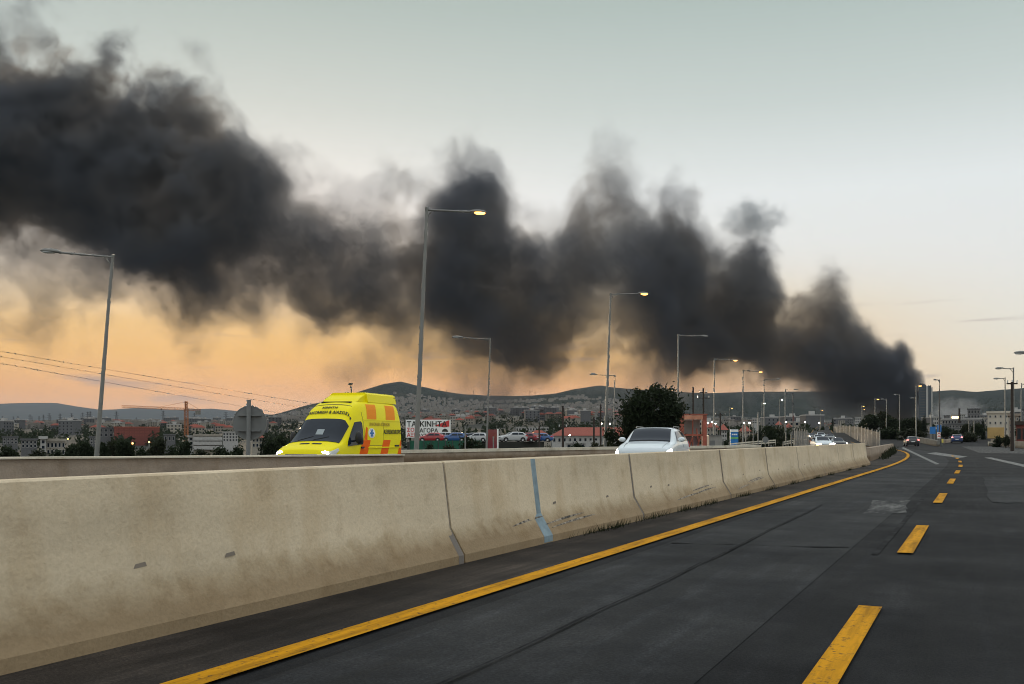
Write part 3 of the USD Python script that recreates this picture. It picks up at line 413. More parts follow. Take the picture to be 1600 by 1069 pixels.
def wheel(parent, x, y, r=.33, w=.21, rim=None):
    o = 1 if y > 0 else -1; prof = np.array([(r * .60, -w / 2), (r * .94, -w / 2), (r, -w * .3), (r, w * .3), (r * .94, w / 2), (r * .60, w / 2), (r * .60, -w / 2)])
    t = trimesh.creation.revolve(prof, sections=24); t.apply_transform(trimesh.transformations.rotation_matrix(math.pi / 2, [1, 0, 0])); t.apply_translation([x, y, r])
    p = part(parent, 'wheel', t, M['rubber'], 30); rm = [trimesh.creation.cylinder(r * .60, w * .72, sections=24)]
    rm[0].apply_transform(trimesh.transformations.rotation_matrix(math.pi / 2, [1, 0, 0])); rm[0].apply_translation([x, y, r])
    for k in range(6): a = k * math.pi / 3; rm.append(bar((x, y + o * w * .40, r), (x + r * .55 * math.cos(a), y + o * w * .40, r + r * .55 * math.sin(a)), .03, 4))
    part(p, 'rim', cat_(rm), M['chrome'])
def place(h_deg):
    """rotation about z for a vehicle travelling towards (sin h, -cos h)"""
    h = math.radians(h_deg); d = np.array([math.sin(h), -math.cos(h)]); return math.atan2(-d[1], -d[0])
CAR = {   # x, zb, zm, zs, zt, crown, wb, wm, ws, wr
 'hatch': [(0, .30, .50, .66, .68, .02, .66, .74, .72, .55), (.12, .22, .48, .74, .78, .03, .80, .85, .80, .62), (.55, .20, .52, .86, .90, .05, .84, .88, .85, .66), (1.05, .20, .55, .93, .98, .06, .85, .89, .86, .68), (1.85, .20, .55, .95, 1.40, .05, .85, .89, .865, .60), (2.5, .20, .55, .96, 1.44, .05, .85, .89, .87, .60), (3.4, .20, .55, .98, 1.40, .04, .85, .89, .86, .58), (3.95, .22, .56, .98, 1.06, .03, .83, .87, .83, .62), (4.08, .30, .55, .80, .86, .02, .74, .80, .76, .60)],
 'suv': [(0, .36, .58, .78, .80, .02, .68, .76, .75, .58), (.12, .25, .55, .85, .90, .02, .84, .90, .86, .72), (.60, .22, .60, .98, 1.01, .03, .88, .92, .90, .76), (1.20, .22, .62, 1.05, 1.09, .035, .89, .93, .91, .78), (1.98, .22, .62, 1.08, 1.53, .035, .89, .93, .915, .70), (2.5, .22, .62, 1.09, 1.575, .03, .89, .93, .92, .70), (3.7, .22, .62, 1.11, 1.54, .03, .89, .93, .91, .64), (4.3, .25, .62, 1.10, 1.18, .03, .87, .91, .88, .68), (4.45, .36, .6, .90, .96, .02, .78, .84, .80, .66)],
 'saloon': [(0, .30, .48, .64, .66, .02, .66, .74, .72, .56), (.12, .20, .46, .72, .76, .03, .82, .86, .80, .64), (.65, .18, .50, .84, .88, .05, .86, .89, .86, .68), (1.30, .18, .52, .90, .95, .05, .87, .90, .87, .70), (2.10, .18, .52, .92, 1.36, .04, .87, .90, .87, .59), (2.7, .18, .52, .93, 1.40, .04, .87, .90, .87, .59), (3.3, .18, .52, .94, 1.34, .04, .87, .90, .87, .58), (3.95, .18, .53, .95, 1.00, .03, .87, .90, .86, .66), (4.40, .22, .53, .93, .97, .03, .84, .87, .82, .66), (4.5, .30, .5, .80, .84, .02, .76, .80, .76, .60)],
}
PAINT = {}; SH = {}
def paint(name, c):
    if name not in PAINT: PAINT[name] = mat('car_paint_' + name, {'p': ('principled_bsdf', {'base_color': c, 'roughness': .35, 'coat_weight': .8, 'coat_roughness': .05})})
    return PAINT[name]
def car(name, label, kind, pt, loc, rotz, group=None, lit=None, tail=None, rails=False, n=26, cat='car'):
    s = SH.setdefault(kind, Shell(CAR[kind])); o = thing(name, label, cat, loc, rotz, group); part(o, 'body', s.body(n), pt, 40); g = M['glass']; st = s.st; wx0, wx1 = st[3, 0], st[4, 0]; rx0 = st[-3, 0]; rx1 = st[-2, 0]
    half = lambda k: (lambda x: k * (s.f(x)[8] * .90))
    part(o, 'windscreen', s.on_top(wx0 + .08, wx1 - .05, half(-1), half(1), .010, 9, 11), g, 60); part(o, 'rear_window', s.on_top(rx0 + .08, rx1 - .10, half(-1), half(1), .010, 7, 11), g, 60)
    zs, zt = float(s.f(wx1)[2]), float(s.f((wx1 + rx0) / 2)[3]); mid = (wx1 + rx0) / 2 + .05
    for sd in (-1, 1):
        part(o, 'side_window', s.on_side([(wx0 + .42, zs + .05), (wx1 + .02, zt - .12), (mid - .04, zt - .09), (mid - .04, zs + .05)], sd), g); part(o, 'side_window', s.on_side([(mid + .04, zs + .05), (mid + .04, zt - .09), (rx0 - .02, zt - .14), (rx0 + .18, zs + .06)], sd), g)
        part(o, 'door_handle', s.on_side([(mid - .24, zs - .12), (mid - .24, zs - .08), (mid - .06, zs - .08), (mid - .06, zs - .12)], sd, .004, .02), pt)
        z0 = float(s.f(.1)[2]); h = s.on_side([(.015, z0 - .19), (.05, z0 - .05), (.46, z0 + .03), (.40, z0 - .08), (.18, z0 - .19)], sd, .006, .014, .05); hp = part(o, 'headlight', h, lit or M['lens'])
        nose = trimesh.creation.icosphere(2, .16 if lit is M['head_far'] else .1); nose.apply_scale([.30, 1.75, .75]); nose.apply_translation([.03, sd * (s.f(.02)[7] - .16), z0 - .12]); part(hp, 'lamp', nose, lit or M['lens'], True)
        zr = float(s.f(s.L - .1)[2]); part(o, 'tail_light', cat_([bx(s.L - .05, s.L + .02, sd * .74 - .1, sd * .74 + .1, zr - .16, zr + .06), s.on_side([(s.L - .34, zr - .14), (s.L - .30, zr + .03), (s.L - .06, zr + .01), (s.L - .06, zr - .16)], sd, .006, .016, .06)]), tail or M['red'])
        mr = trimesh.creation.icosphere(2, .12); mr.apply_scale([.7, 1.0, .72]); mr.apply_translation([wx0 + .48, sd * (s.w(wx0 + .48, zs) + .13), zs + .10]); part(o, 'wing_mirror', mr, pt, True)
        if rails: part(o, 'roof_rail', tube([(wx1 + .25, sd * .64, zt + .0), (wx1 + .35, sd * .645, zt + .055), (rx0 - .25, sd * .645, zt + .045), (rx0 - .1, sd * .63, zt - .04)], .018), M['steel'])
        r = .35 if kind == 'suv' else .31
        for xw in (.78, s.L - .80):
            a = np.linspace(0, math.pi, 12); arch = [(xw + (r + .07) * math.cos(t), r + (r + .07) * math.sin(t)) for t in a] + [(xw - r - .07, s.f(xw)[0] + .02), (xw + r + .07, s.f(xw)[0] + .02)]
            part(o, 'wheel_arch', s.on_side(arch, sd, .002, .004), M['black']); wheel(o, xw, sd * (s.w(xw, .4) - .075), r)
    if n > 30:
        for sd in (-1, 1): part(o, 'bonnet_seam', s.on_top(.16, wx0 + .02, (lambda x, q=sd: q * s.f(x)[8] * .86), (lambda x, q=sd: q * (s.f(x)[8] * .86 + .012)), -.006, 12, 2), M['black'])
        part(o, 'wiper_well', s.on_top(wx0 + .01, wx0 + .07, half(-1), half(1), -.004, 3, 11), M['black'])
    z0 = float(s.f(.1)[2]); part(o, 'grille', bx(-.012, .05, -.42, .42, z0 - .26, z0 - .10), M['black']); part(o, 'number_plate', bx(-.03, .0, -.26, .26, z0 - .42, z0 - .30), M['white']); part(o, 'number_plate', bx(s.L, s.L + .02, -.26, .26, .62, .73), M['white'])
    part(o, 'bumper', cat_([bx(-.02, .12, -.70, .70, .22, .34), bx(s.L - .1, s.L + .02, -.70, .70, .26, .42)]), M['black'])
    return o
# ---------------------------------------------------------------- the ambulance
VAN = Shell([(0, .45, .62, .86, .88, .02, .78, .86, .85, .60), (.10, .30, .60, .98, 1.02, .03, .93, .985, .95, .70), (.42, .28, .66, 1.10, 1.13, .05, .97, 1.02, 1.0, .80), (.74, .26, .70, 1.17, 1.21, .05, .98, 1.03, 1.02, .84), (1.60, .26, .74, 1.30, 2.03, .05, .985, 1.03, 1.02, .82), (2.02, .26, .8, 1.5, 2.42, .07, .985, 1.03, 1.02, .80), (2.65, .26, .9, 1.9, 2.62, .08, .985, 1.03, 1.01, .82), (4.0, .26, .9, 1.95, 2.66, .07, .985, 1.03, 1.01, .83), (5.42, .28, .9, 1.95, 2.63, .06, .985, 1.03, 1.01, .83), (5.55, .34, .9, 1.9, 2.54, .04, .96, 1.0, .98, .80)])
amb_y = mat('ambulance_yellow', {'p': ('principled_bsdf', {'base_color': (.86, .74, .004), 'roughness': .45, 'specular_ior_level': .12, 'coat_weight': .08, 'coat_roughness': .15})}); amb_o = mat('ambulance_orange', {'p': ('principled_bsdf', {'base_color': (.85, .13, .004), 'roughness': .5, 'specular_ior_level': .1})}); amb_o2 = mat('ambulance_orange_pale', {'p': ('principled_bsdf', {'base_color': (.85, .27, .008), 'roughness': .5, 'specular_ior_level': .1})})
ink = plain('black_lettering', (.02, .02, .015), .6); gold = plain('gold_lettering', (.50, .36, .02), .6)
am = thing('ambulance', 'yellow ambulance van with orange slanted stripes and a roof box, headlights on', 'ambulance', at(470.5, 30.6, -.20), place(8.5))
part(am, 'body', VAN.body(64), amb_y, 35)
hf = lambda k: (lambda x: k * (.90 - .03 * (x - .74)))
part(am, 'windscreen', VAN.on_top(.84, 1.57, hf(-1), hf(1), .008, 12, 15), M['glass'], 60)
part(am, 'dashboard_sheet', VAN.on_top(1.08, 1.24, -.18, .08, .016, 3, 4), plain('paper', (.30, .34, .36), .8), label='pale sheet behind the windscreen')
part(am, 'roof_seam', VAN.on_top(2.12, 2.14, -.70, .70, .002, 2, 9), M['black'])
part(am, 'wiper', cat_([tube([(.86, y, VAN.ztop(.86, y) + .03), (1.0, y - .5, VAN.ztop(1.0, y - .5) + .035)], .012) for y in (.62, .05)]), M['black'])
for sd in (-1, 1):
    part(am, 'side_window', VAN.on_side([(1.22, 1.14), (1.30, 1.30), (1.92, 1.94), (2.28, 1.98), (2.34, 1.92), (2.34, 1.28), (2.28, 1.20)], sd), M['glass'])
    hl = part(am, 'headlight', VAN.on_side([(.02, .80), (.10, .97), (.56, 1.08), (.60, 1.02), (.40, .90), (.20, .80)], sd, .006, .02, .06), M['lens'])
    ls = trimesh.creation.icosphere(2, .15); ls.apply_scale([.55, 1.35, .72]); ls.apply_translation([.12, sd * .77, .90]); part(hl, 'lamp', ls, M['head'], True)
    for x0 in (.28,): part(am, 'bonnet_vent', VAN.on_top(x0 + .28, x0 + .38, sd * .22 - .16, sd * .22 + .16, .006, 4, 5), M['black'])
    mr = trimesh.creation.icosphere(2, .2); mr.apply_scale([.55, .6, 1.05]); mr.apply_translation([1.62, sd * 1.22, 1.42]); mp = part(am, 'wing_mirror', cat_([mr, bar((1.68, sd * .98, 1.3), (1.64, sd * 1.2, 1.36), .035)]), M['black'], True)
    Z0, Z1 = .38, 1.34
    for xa, w, lab in ((2.30, .62, None), (3.95, .60, None), (5.42, .46, None)):
        part(am, 'orange_stripe', VAN.on_side(Polygon([(xa - .50, Z0), (xa + w - .50, Z0), (xa + w, Z1), (xa, Z1)]).intersection(sbox(.3, .3, 5.50, 2)), sd, .003, .003), amb_o)
    part(am, 'orange_stripe', VAN.on_side([(2.42, 1.345), (2.66, 1.345), (2.72, 1.75), (2.62, 1.80)], sd, .003, .003), amb_o)
    for xa, w in ((2.95, .72), (4.45, .78)): part(am, 'orange_stripe', VAN.on_side([(xa - .20, 2.06), (xa + w - .20, 2.06), (xa + w - .02, 2.58), (xa - .02, 2.58)], sd, .003, .003), amb_o2, label='pale orange upper stripe')
    part(am, 'lettering', VAN.text_side('ΑΣΘΕΝΟΦΟΡΟ', 3.95 if sd < 0 else 5.4, 1.56, .15, sd, True, .22), ink); part(am, 'lettering', VAN.text_side('ΔΙΑΚΟΜΙΔΗ ΑΣΘΕΝΩΝ', 2.85 if sd < 0 else 5.2, 1.84, .11, sd, True, .22), gold)
    a = np.linspace(0, 2 * math.pi, 25)[:-1]; em = part(am, 'emblem', VAN.on_side([(3.02 + .26 * math.cos(t), 1.58 + .17 * math.sin(t)) for t in a], sd, .003, .003), M['white'], label='white oval emblem with a blue star')
    star = []
    for k in range(6):
        t = k * math.pi / 3; d = np.array([math.cos(t), math.sin(t)]); n2 = np.array([-d[1], d[0]]); star.append(Polygon([tuple(np.array([3.02, 1.58]) + d * .15 + n2 * .03), tuple(np.array([3.02, 1.58]) + d * .15 - n2 * .03), tuple(np.array([3.02, 1.58]) - n2 * .03), tuple(np.array([3.02, 1.58]) + n2 * .03)]))
    from shapely import union_all
    part(em, 'star', VAN.on_side(union_all(star), sd, .008, .004), M['blue'])
    part(am, 'side_rail', cat_([VAN.on_side([(2.7, 1.06), (5.45, 1.06), (5.45, 1.10), (2.7, 1.10)], sd, .002, .02), VAN.on_side([(2.5, 2.02), (5.45, 2.02), (5.45, 2.045), (2.5, 2.045)], sd, .002, .012)]), amb_y)
    part(am, 'door_seam', cat_([VAN.on_side([(2.44, .4), (2.455, .4), (2.455, 2.3), (2.44, 2.3)], sd, .001, .003), VAN.on_side([(2.62, 1.15), (4.0, 1.15), (4.0, 1.165), (2.62, 1.165)], sd, .001, .003), VAN.on_side([(3.98, .4), (3.995, .4), (3.995, 2.0), (3.98, 2.0)], sd, .001, .003)]), M['black'])
    part(am, 'door_handle', VAN.on_side([(2.16, 1.06), (2.38, 1.06), (2.38, 1.12), (2.16, 1.12)], sd, .003, .035), M['black']); part(am, 'door_handle', VAN.on_side([(4.9, 1.10), (5.22, 1.10), (5.22, 1.16), (4.9, 1.16)], sd, .003, .03), M['black'])
    for xw in (1.05, 4.65):
        a = np.linspace(0, math.pi, 16); part(am, 'wheel_arch', VAN.on_side([(xw + .45 * math.cos(t), .36 + .45 * math.sin(t)) for t in a] + [(xw - .45, .30), (xw + .45, .30)], sd, .004, .006), M['black']); wheel(am, xw, sd * .92, .36, .24)
    part(am, 'tail_light', bx(5.53, 5.58, sd * .9 - .07, sd * .9 + .07, .95, 1.55), M['red'])
part(am, 'grille', bx(-.03, .10, -.56, .56, .60, .90), M['black']); part(am, 'bumper', bx(-.05, .14, -.84, .84, .34, .52), M['black'])
part(am, 'lettering', VAN.text_top('ΚΙΝΗΤΗ', 1.90, .11, .75), ink); part(am, 'lettering', VAN.text_top('ΔΙΑΚΟΜΙΔΗ & ΔΙΑΣΩΣΗ', 1.74, .11, .75), ink)
rb = trimesh.creation.extrude_polygon(Polygon([(-.78, 0), (.78, 0), (.72, .30), (.62, .36), (-.62, .36), (-.72, .30)]), 2.75, engine='earcut'); v = rb.vertices.copy(); rb.vertices = np.stack([3.25 + v[:, 2] * .86, v[:, 0] * .98, 2.66 + v[:, 1] * .95], 1); trimesh.repair.fix_normals(rb); bp = part(am, 'roof_box', rb, amb_y, 25)
nose = cat_([prism([(2.62, 2.66), (3.25, 2.68), (3.25, 2.93), (2.80, 2.78)], -.66, .66)]); part(bp, 'front_fairing', nose, amb_y); part(am, 'blue_light_bar', bx(2.34, 2.46, -.55, .55, 2.60, 2.66), M['black']); part(am, 'roof_antenna', cat_([bar((3.5, 0, 3.0), (3.42, 0, 3.30), .02), bx(3.36, 3.48, -.05, .05, 3.28, 3.34)]), M['steel_dark'])
part(am, 'rear_beacon', cat_([bx(5.46, 5.62, y - .12, y + .12, 2.70, 2.90) for y in (-.6, .6)]), M['steel_dark'])
# ---------------------------------------------------------------- cars on the road
white = paint('white', (.60, .66, .70))
car('white_car', 'white family car with roof rails oncoming behind the barrier, headlights on', 'suv', white, at(1003, 31.2, -.02), place(7.0), None, M['head'], None, True, 40)
car('oncoming_car', 'white oncoming car with two glaring yellowish headlights above the barrier', 'hatch', white, at(1290, 99, -.06), place(19), 'oncoming cars', M['head_far'])
car('oncoming_car', 'white tall oncoming car behind the one with glaring headlights, at the left of the pair', 'suv', white, P(1285, 687.5, 205), place(17), 'oncoming cars', M['head_far'])
car('oncoming_car', 'dark oncoming car beside the white tall car, at the right of the pair', 'hatch', paint('charcoal', (.04, .045, .05)), P(1299, 689, 200), place(17), 'oncoming cars', M['head'])
car('oncoming_car', 'small silver oncoming car just left above the glaring headlights', 'hatch', paint('silver', (.42, .43, .44)), P(1281, 693, 160), place(17), 'oncoming cars', M['head_far'])
car('oncoming_car', 'dark oncoming car at the left road edge beside the fence posts', 'hatch', paint('charcoal', (.04, .045, .05)), P(1271, 686, 240), place(19), 'oncoming cars', M['head'])
car('oncoming_car', 'black low car at the right of the oncoming queue near the barrier', 'saloon', paint('black', (.012, .012, .014)), P(1314, 700.5, 128), place(20), 'oncoming cars', M['head'])
def away(kind, name, label, pt, px, D, hd, w, z=0.0):
    p = at(px, D, z); p[2] = zr(p[1]); return car(name, label, kind, pt, p, hd, 'cars driving away ahead', None, M['tail'])
def heading_away(deg): h = math.radians(deg); return math.atan2(-math.cos(h), math.sin(h))     # deg left of +y
away('hatch', 'departing_car', 'dark hatchback driving away in the left lane with red tail lights', paint('black', (.012, .012, .014)), 1420, 146, heading_away(12), 0)
away('suv', 'departing_car', 'dark blue car driving away on the slip road', paint('blue', (.012, .03, .10)), 1494, 172, heading_away(3), 0)
# ---------------------------------------------------------------- street lamps
def lamp(name, label, px, ytop, yhead, hpx, D, lit, lean=0.0, zb=None, group=None, r=.085, dark=False):
    zb = -.7 if zb is None else zb; zt = EYE + (HY - ytop) * D / F; bpx = px - math.tan(math.radians(lean)) * (zt - zb) * F / D; ph = EYE + (HY - yhead) * D / F; o = thing(name, label, 'street lamp', at(bpx, D, zb), math.atan2(R_[1], R_[0]), group, lean)
    H = zt - zb; Lx = (hpx - px) * D / F; s = 1 if Lx > 0 else -1; Lx = abs(Lx); dz = ph - zt; mt = M['steel_dark'] if dark else M['steel']
    part(o, 'pole', cat_([bar((0, 0, 0), (0, 0, H), r * 1.25, 10, r * .62), bar((0, 0, 0), (0, 0, .9), r * 1.5, 10), bar((0, 0, H - .02), (0, 0, H + .10), r * .75, 10)]), mt, 40); part(o, 'base_plate', bx(-.22, .22, -.22, .22, 0, .03), mt)
    part(o, 'arm', cat_([bar((0, 0, H - .02), (s * max(Lx - .75, .3), 0, H + dz * .8), r * .45, 8), bar((0, 0, H - .45), (s * .35, 0, H + .02), r * .25, 6)]), mt)
    x0 = s * max(Lx - .8, .25); hd = trimesh.creation.icosphere(2, 1.0); hd.apply_scale([.46, .17, .12]); v = hd.vertices; v[v[:, 2] < -.03, 2] = -.03; hd.apply_translation([x0 + s * .42, 0, H + dz + .03]); hp = part(o, 'lamp_head', hd, mt, True)
    ln = trimesh.creation.icosphere(2, 1.0); ln.apply_scale([.30, .15, .10 if lit else .05]); ln.apply_translation([x0 + s * .52, 0, H + dz - .03]); part(hp, 'lens', ln, {1: M['sodium'], 2: M['lamp_white'], 0: M['lens']}[lit], True)
    return o
TALL, SHORT = 'tall lamps along the far parapet', 'short lamps facing left'
lamp('street_lamp', 'unlit street lamp leaning at the far left, its arm pointing left', 176, 400, 400, 66, 43, 0, 4.6, -3.0, SHORT, .095)
lamp('street_lamp', 'tall lit street lamp right of the ambulance, nearest of the lit ones', 667, 327, 328, 758, 52, 1, 2.5, -.7, TALL, .12)
lamp('street_lamp', 'unlit short street lamp between the two nearest tall lit lamps', 766, 530, 529, 708, 80, 0, 1.9, -3.5, SHORT)
lamp('street_lamp', 'tall lit street lamp left of the big dark tree', 954, 460, 457, 1012, 80, 1, 2.0, -.7, TALL, .11)
lamp('street_lamp', 'unlit short street lamp just left of the big dark tree', 961, 587, 586, 922, 125, 0, 1.5, -3.0, SHORT)
lamp('street_lamp', 'unlit tall street lamp rising from behind the big dark tree', 1060, 524, 525, 1105, 112, 0, .5, -1.5, TALL, .11)
lamp('street_lamp', 'lit street lamp right of the rust red frame, first beyond the big tree', 1116, 561, 563, 1152, 144, 1, .3, -1.5, TALL, .11)
lamp('street_lamp', 'lit street lamp standing right of the blue advertising sign', 1161, 579, 581, 1191, 168, 1, .2, -1.5, TALL, .12)
lamp('street_lamp', 'unlit street lamp above the dark bushes right of the blue sign', 1194, 593, 593, 1219, 194, 0, 0, -1.0, TALL, .12)
lamp('street_lamp', 'thin unlit street lamp left of the oncoming cars, taller of two', 1227, 609, 609, 1246, 225, 0, 0, -1.0, TALL, .12)
lamp('street_lamp', 'thin dark street lamp above the fence left of the oncoming cars', 1239, 615, 616, 1228, 260, 0, 0, -1.0, TALL, .13, True)
for px, yt, D, lit, lab in ((1194.5, 630, 300, 2, 'small bright lamp low above the dark bushes left of the traffic'), (1222, 625, 330, 2, 'small bright lamp over the town left of the oncoming cars'), (1285, 641, 420, 1, 'bright lamp high above the oncoming cars'), (1349.5, 635, 330, 1, 'upper bright lamp above the right fence'), (1350.5, 640, 420, 1, 'lower bright lamp above the right fence'), (1144, 638, 300, 1, 'yellow lamp over the blue advertising sign'), (1372, 624, 255, 1, 'bright lamp in front of the smoke left of the tower block'), (1438, 603, 190, 1, 'bright lamp against the dark glass tower block')):
    lamp('distant_lamp', lab, px - 6 * 200 / D, yt - 1, yt, px, D, lit, 0, float(elev(px, D)), 'small lit lamps in the distance', .10)
for px, yt, D, lab in ((1385, 624, 235, 'unlit lamp post before the dark tree clump, left one'), (1405.5, 617, 220, 'unlit lamp post before the dark tree clump, middle one'), (1431, 622, 205, 'unlit lamp post before the dark tree clump, right one'), (1468, 594, 170, 'dark tall post right of the glass tower, above the blue road signs')):
    lamp('lamp_post', lab, px, yt, yt, px - 9, D, 0, 0, -.3, 'unlit lamp posts beside the far bend', .11, px > 1460)
lamp('street_lamp', 'right side street lamp cut by the right frame edge, highest', 1628, 552, 552, 1586, 62, 0, 0, -.2, 'lamps along the slip road', .1)
lamp('street_lamp', 'right side street lamp, arm to the left, before the dark utility pole', 1583.5, 576, 576, 1556, 96, 0, 0, -.2, 'lamps along the slip road', .1)
lamp('street_lamp', 'right side street lamp further off, its arm over the beige building', 1570.5, 591, 592, 1553, 128, 0, 0, -.2, 'lamps along the slip road', .1)
lamp('street_lamp', 'right side street lamp at the very right edge, shortest of the group', 1596, 600, 601, 1612, 140, 0, 0, -.2, 'lamps along the slip road', .1)
for i, (px, yt, D, w) in enumerate(((727, 668, 62, .05), (771, 684, 60, .04), (1184.5, 645, 100, .06), (1177, 662, 120, .05), (1165, 661, 100, .06), (1514, 657, 190, .07), (1522, 657, 180, .07), (1455, 645, 180, .07), (1228, 676, 105, .05), (1236.5, 676, 100, .06))):
    lab = ['thin grey post in front of the green fence, beside the tall lamp', 'short grey post in front of the red banner', 'pale thin post between the blue sign and the bushes', 'thin pale post among the dark bushes', 'low pale post right of the blue sign', 'left of two pale posts before the trees on the right', 'right of two pale posts before the trees on the right', 'slim white post left of the blue road signs', 'left of two thin posts near the fence left of the traffic', 'right of two thin posts near the fence left of the traffic'][i]
    p = at(px, D, -.7); o = thing('post', lab, 'post', p); part(o, 'pole', bar((0, 0, 0), (0, 0, EYE + (HY - yt) * D / F + .7), w, 8), M['steel']); part(o, 'cap', bx(-w, w, -w, w, EYE + (HY - yt) * D / F + .7, EYE + (HY - yt) * D / F + .78), M['steel'])
# round sign seen from behind
o = thing('road_sign', 'round road sign seen from its grey back, left of the ambulance', 'road sign', at(388, 25, -.7), math.atan2(R_[1], R_[0]), None, .6)
dsc = trimesh.creation.cylinder(.44, .012, sections=40); dsc.apply_transform(trimesh.transformations.rotation_matrix(math.pi / 2, [1, 0, 0])); dsc.apply_translation([0, .06, EYE + .7 + (HY - 661) * 25 / F]); part(o, 'disc', dsc, M['sign_back'], 30)
rim = trimesh.creation.torus(.44, .014, major_sections=40, minor_sections=6); rim.apply_transform(trimesh.transformations.rotation_matrix(math.pi / 2, [1, 0, 0])); rim.apply_translation([0, .06, EYE + .7 + (HY - 661) * 25 / F]); part(o, 'rim', rim, M['steel'], True)
zt = EYE + .7 + (HY - 625) * 25 / F; part(o, 'post', bar((0, -.06, 0), (0, -.06, zt), .055, 10), M['sign_back']); zc = EYE + .7 + (HY - 661) * 25 / F
for dz in (-.2, .2): part(o, 'bracket', bx(-.3, .3, -.03, .05, zc + dz - .02, zc + dz + .02), M['sign_back'])
# ---------------------------------------------------------------- tower crane
Dc = 620.0; zg = float(elev(291, Dc)); o = thing('tower_crane', 'orange lattice tower crane on the left skyline, its jib pointing left', 'crane', at(291, Dc, zg), math.atan2(R_[1], R_[0])); mpp = Dc / F
def Zc(py): return EYE + (HY - py) * mpp - zg
def lattice(a, b, w, n, r, up_=(0, 1, 0)):
    a, b = np.array(a, float), np.array(b, float); t = (b - a) / np.linalg.norm(b - a); e = np.array(up_, float); f = np.cross(t, e); cs = [a + sx * w * e + sz * w * f for sx, sz in ((-1, -1), (1, -1), (1, 1), (-1, 1))]; out = [bar(c, c + b - a, r, 4) for c in cs]
    for i in range(n):
        for k in range(4): p, q = cs[k] + (b - a) * i / n, cs[(k + 1) % 4] + (b - a) * (i + 1) / n; out.append(bar(p, q, r * .6, 4)); out.append(bar(cs[k] + (b - a) * (i + 1) / n, cs[(k + 1) % 4] + (b - a) * (i + 1) / n, r * .6, 4))
    return cat_(out)
zj = Zc(639.5); part(o, 'mast', lattice((0, 0, 0), (0, 0, zj), 1.0, 12, .17), M['crane']); part(o, 'tower_head', lattice((0, 0, zj), (0, 0, Zc(627.5)), .6, 3, .22), M['crane']); jl = -(291 - 191) * mpp; cl = (313 - 291) * mpp
part(o, 'jib', lattice((0, 0, zj), (jl, 0, Zc(635)), .65, 22, .11), M['crane']); part(o, 'counter_jib', lattice((0, 0, zj), (cl, 0, Zc(641.5)), .6, 5, .12), M['crane']); part(o, 'counterweight', bx(cl - 3, cl, -.9, .9, Zc(648), Zc(642)), M['wall_grey'])
part(o, 'tie_rod', cat_([bar((0, 0, Zc(627.7)), (jl * .45, 0, Zc(637)), .09, 4), bar((0, 0, Zc(627.7)), (cl, 0, Zc(641)), .09, 4)]), M['crane']); part(o, 'trolley_hook', cat_([bar((jl * .39, 0, Zc(638)), (jl * .39, 0, Zc(641)), .3, 6)]), M['steel_dark'])
# ---------------------------------------------------------------- pylons, wires, poles, masts
def pylon_parts(o):
    H = 30.0; legs = []
    for sx in (-1, 1):
        for sy in (-1, 1): legs.append(bar((sx * 3, sy * 3, 0), (sx * .5, sy * .5, H), .30, 4, .2))
    for i in range(6):
        z0, z1 = i * H / 6, (i + 1) * H / 6; w0, w1 = 3 - 2.5 * i / 6, 3 - 2.5 * (i + 1) / 6
        for sy in (-1, 1): legs += [bar((-w0, sy * w0, z0), (w1, sy * w1, z1), .14, 4), bar((w0, sy * w0, z0), (-w1, sy * w1, z1), .14, 4)]
    part(o, 'lattice_tower', cat_(legs), M['steel_dark'])
    for z, w in ((20, 6.5), (24.5, 5.2), (28.5, 4)): part(o, 'cross_arm', cat_([bar((-w, 0, z), (w, 0, z), .22, 4), bar((-w, 0, z), (0, 0, z + 1.3), .12, 4), bar((w, 0, z), (0, 0, z + 1.3), .12, 4)]), M['steel_dark'])
PY = [(4, 650, 2100), (21, 651, 2300), (28, 650, 2150), (47, 648, 2000), (50, 651, 2400), (61, 650, 2200), (68, 648, 2100), (77, 646, 1950), (79, 650, 2350), (94, 646.5, 1900), (112, 646, 1850), (129, 645, 1800), (137, 643.5, 1700), (141, 643, 1750), (182, 643, 1900), (213, 652, 2400), (255, 642, 2000), (304, 645, 2100), (353, 644, 1900)]
_pl = ['lattice pylon standing alone just right of the leaning lamp post', 'small lattice pylon between the leaning lamp and the crane jib', 'lattice pylon behind the crane jib, left of its mast', 'lattice pylon just right of the crane mast', 'lattice pylon between the crane and the round sign']
src = None
for i, (px, yt, D) in enumerate(PY):
    z = float(elev(px, D)); H = EYE + (HY - yt) * D / F - z; lab = _pl[i - 14] if i >= 14 else 'one of the crowded lattice pylons on the plain at the far left'
    if src is None: src = thing('pylon', lab, 'pylon', at(px, D, z), .3, 'lattice pylons on the plain', None, (H / 30 * .9, H / 30 * .9, H / 30)); pylon_parts(src)
    else: copy(src, 'pylon', lab, 'pylon', at(px, D, z), .3 + .2 * (i % 4), 'lattice pylons on the plain', None, (H / 30 * .9, H / 30 * .9, H / 30))
for i, (a, b) in enumerate(((((-120, 528.5), (760, 672))), ((-120, 536.5), (760, 681)), ((-120, 546), (760, 698)))):
    p, q = P(*a, 260), P(*b, 900); n = 24; t = np.linspace(0, 1, n)[:, None]; pts = p * (1 - t) + q * t; pts[:, 2] -= 1.2 * np.sin(math.pi * t[:, 0]); single('power_line', tube(pts, .055, 4), M['steel_dark'], ['uppermost overhead power line crossing the orange sky', 'middle overhead power line crossing the orange sky', 'lowest overhead power line crossing the orange sky'][i], 'power line', 'overhead power lines')
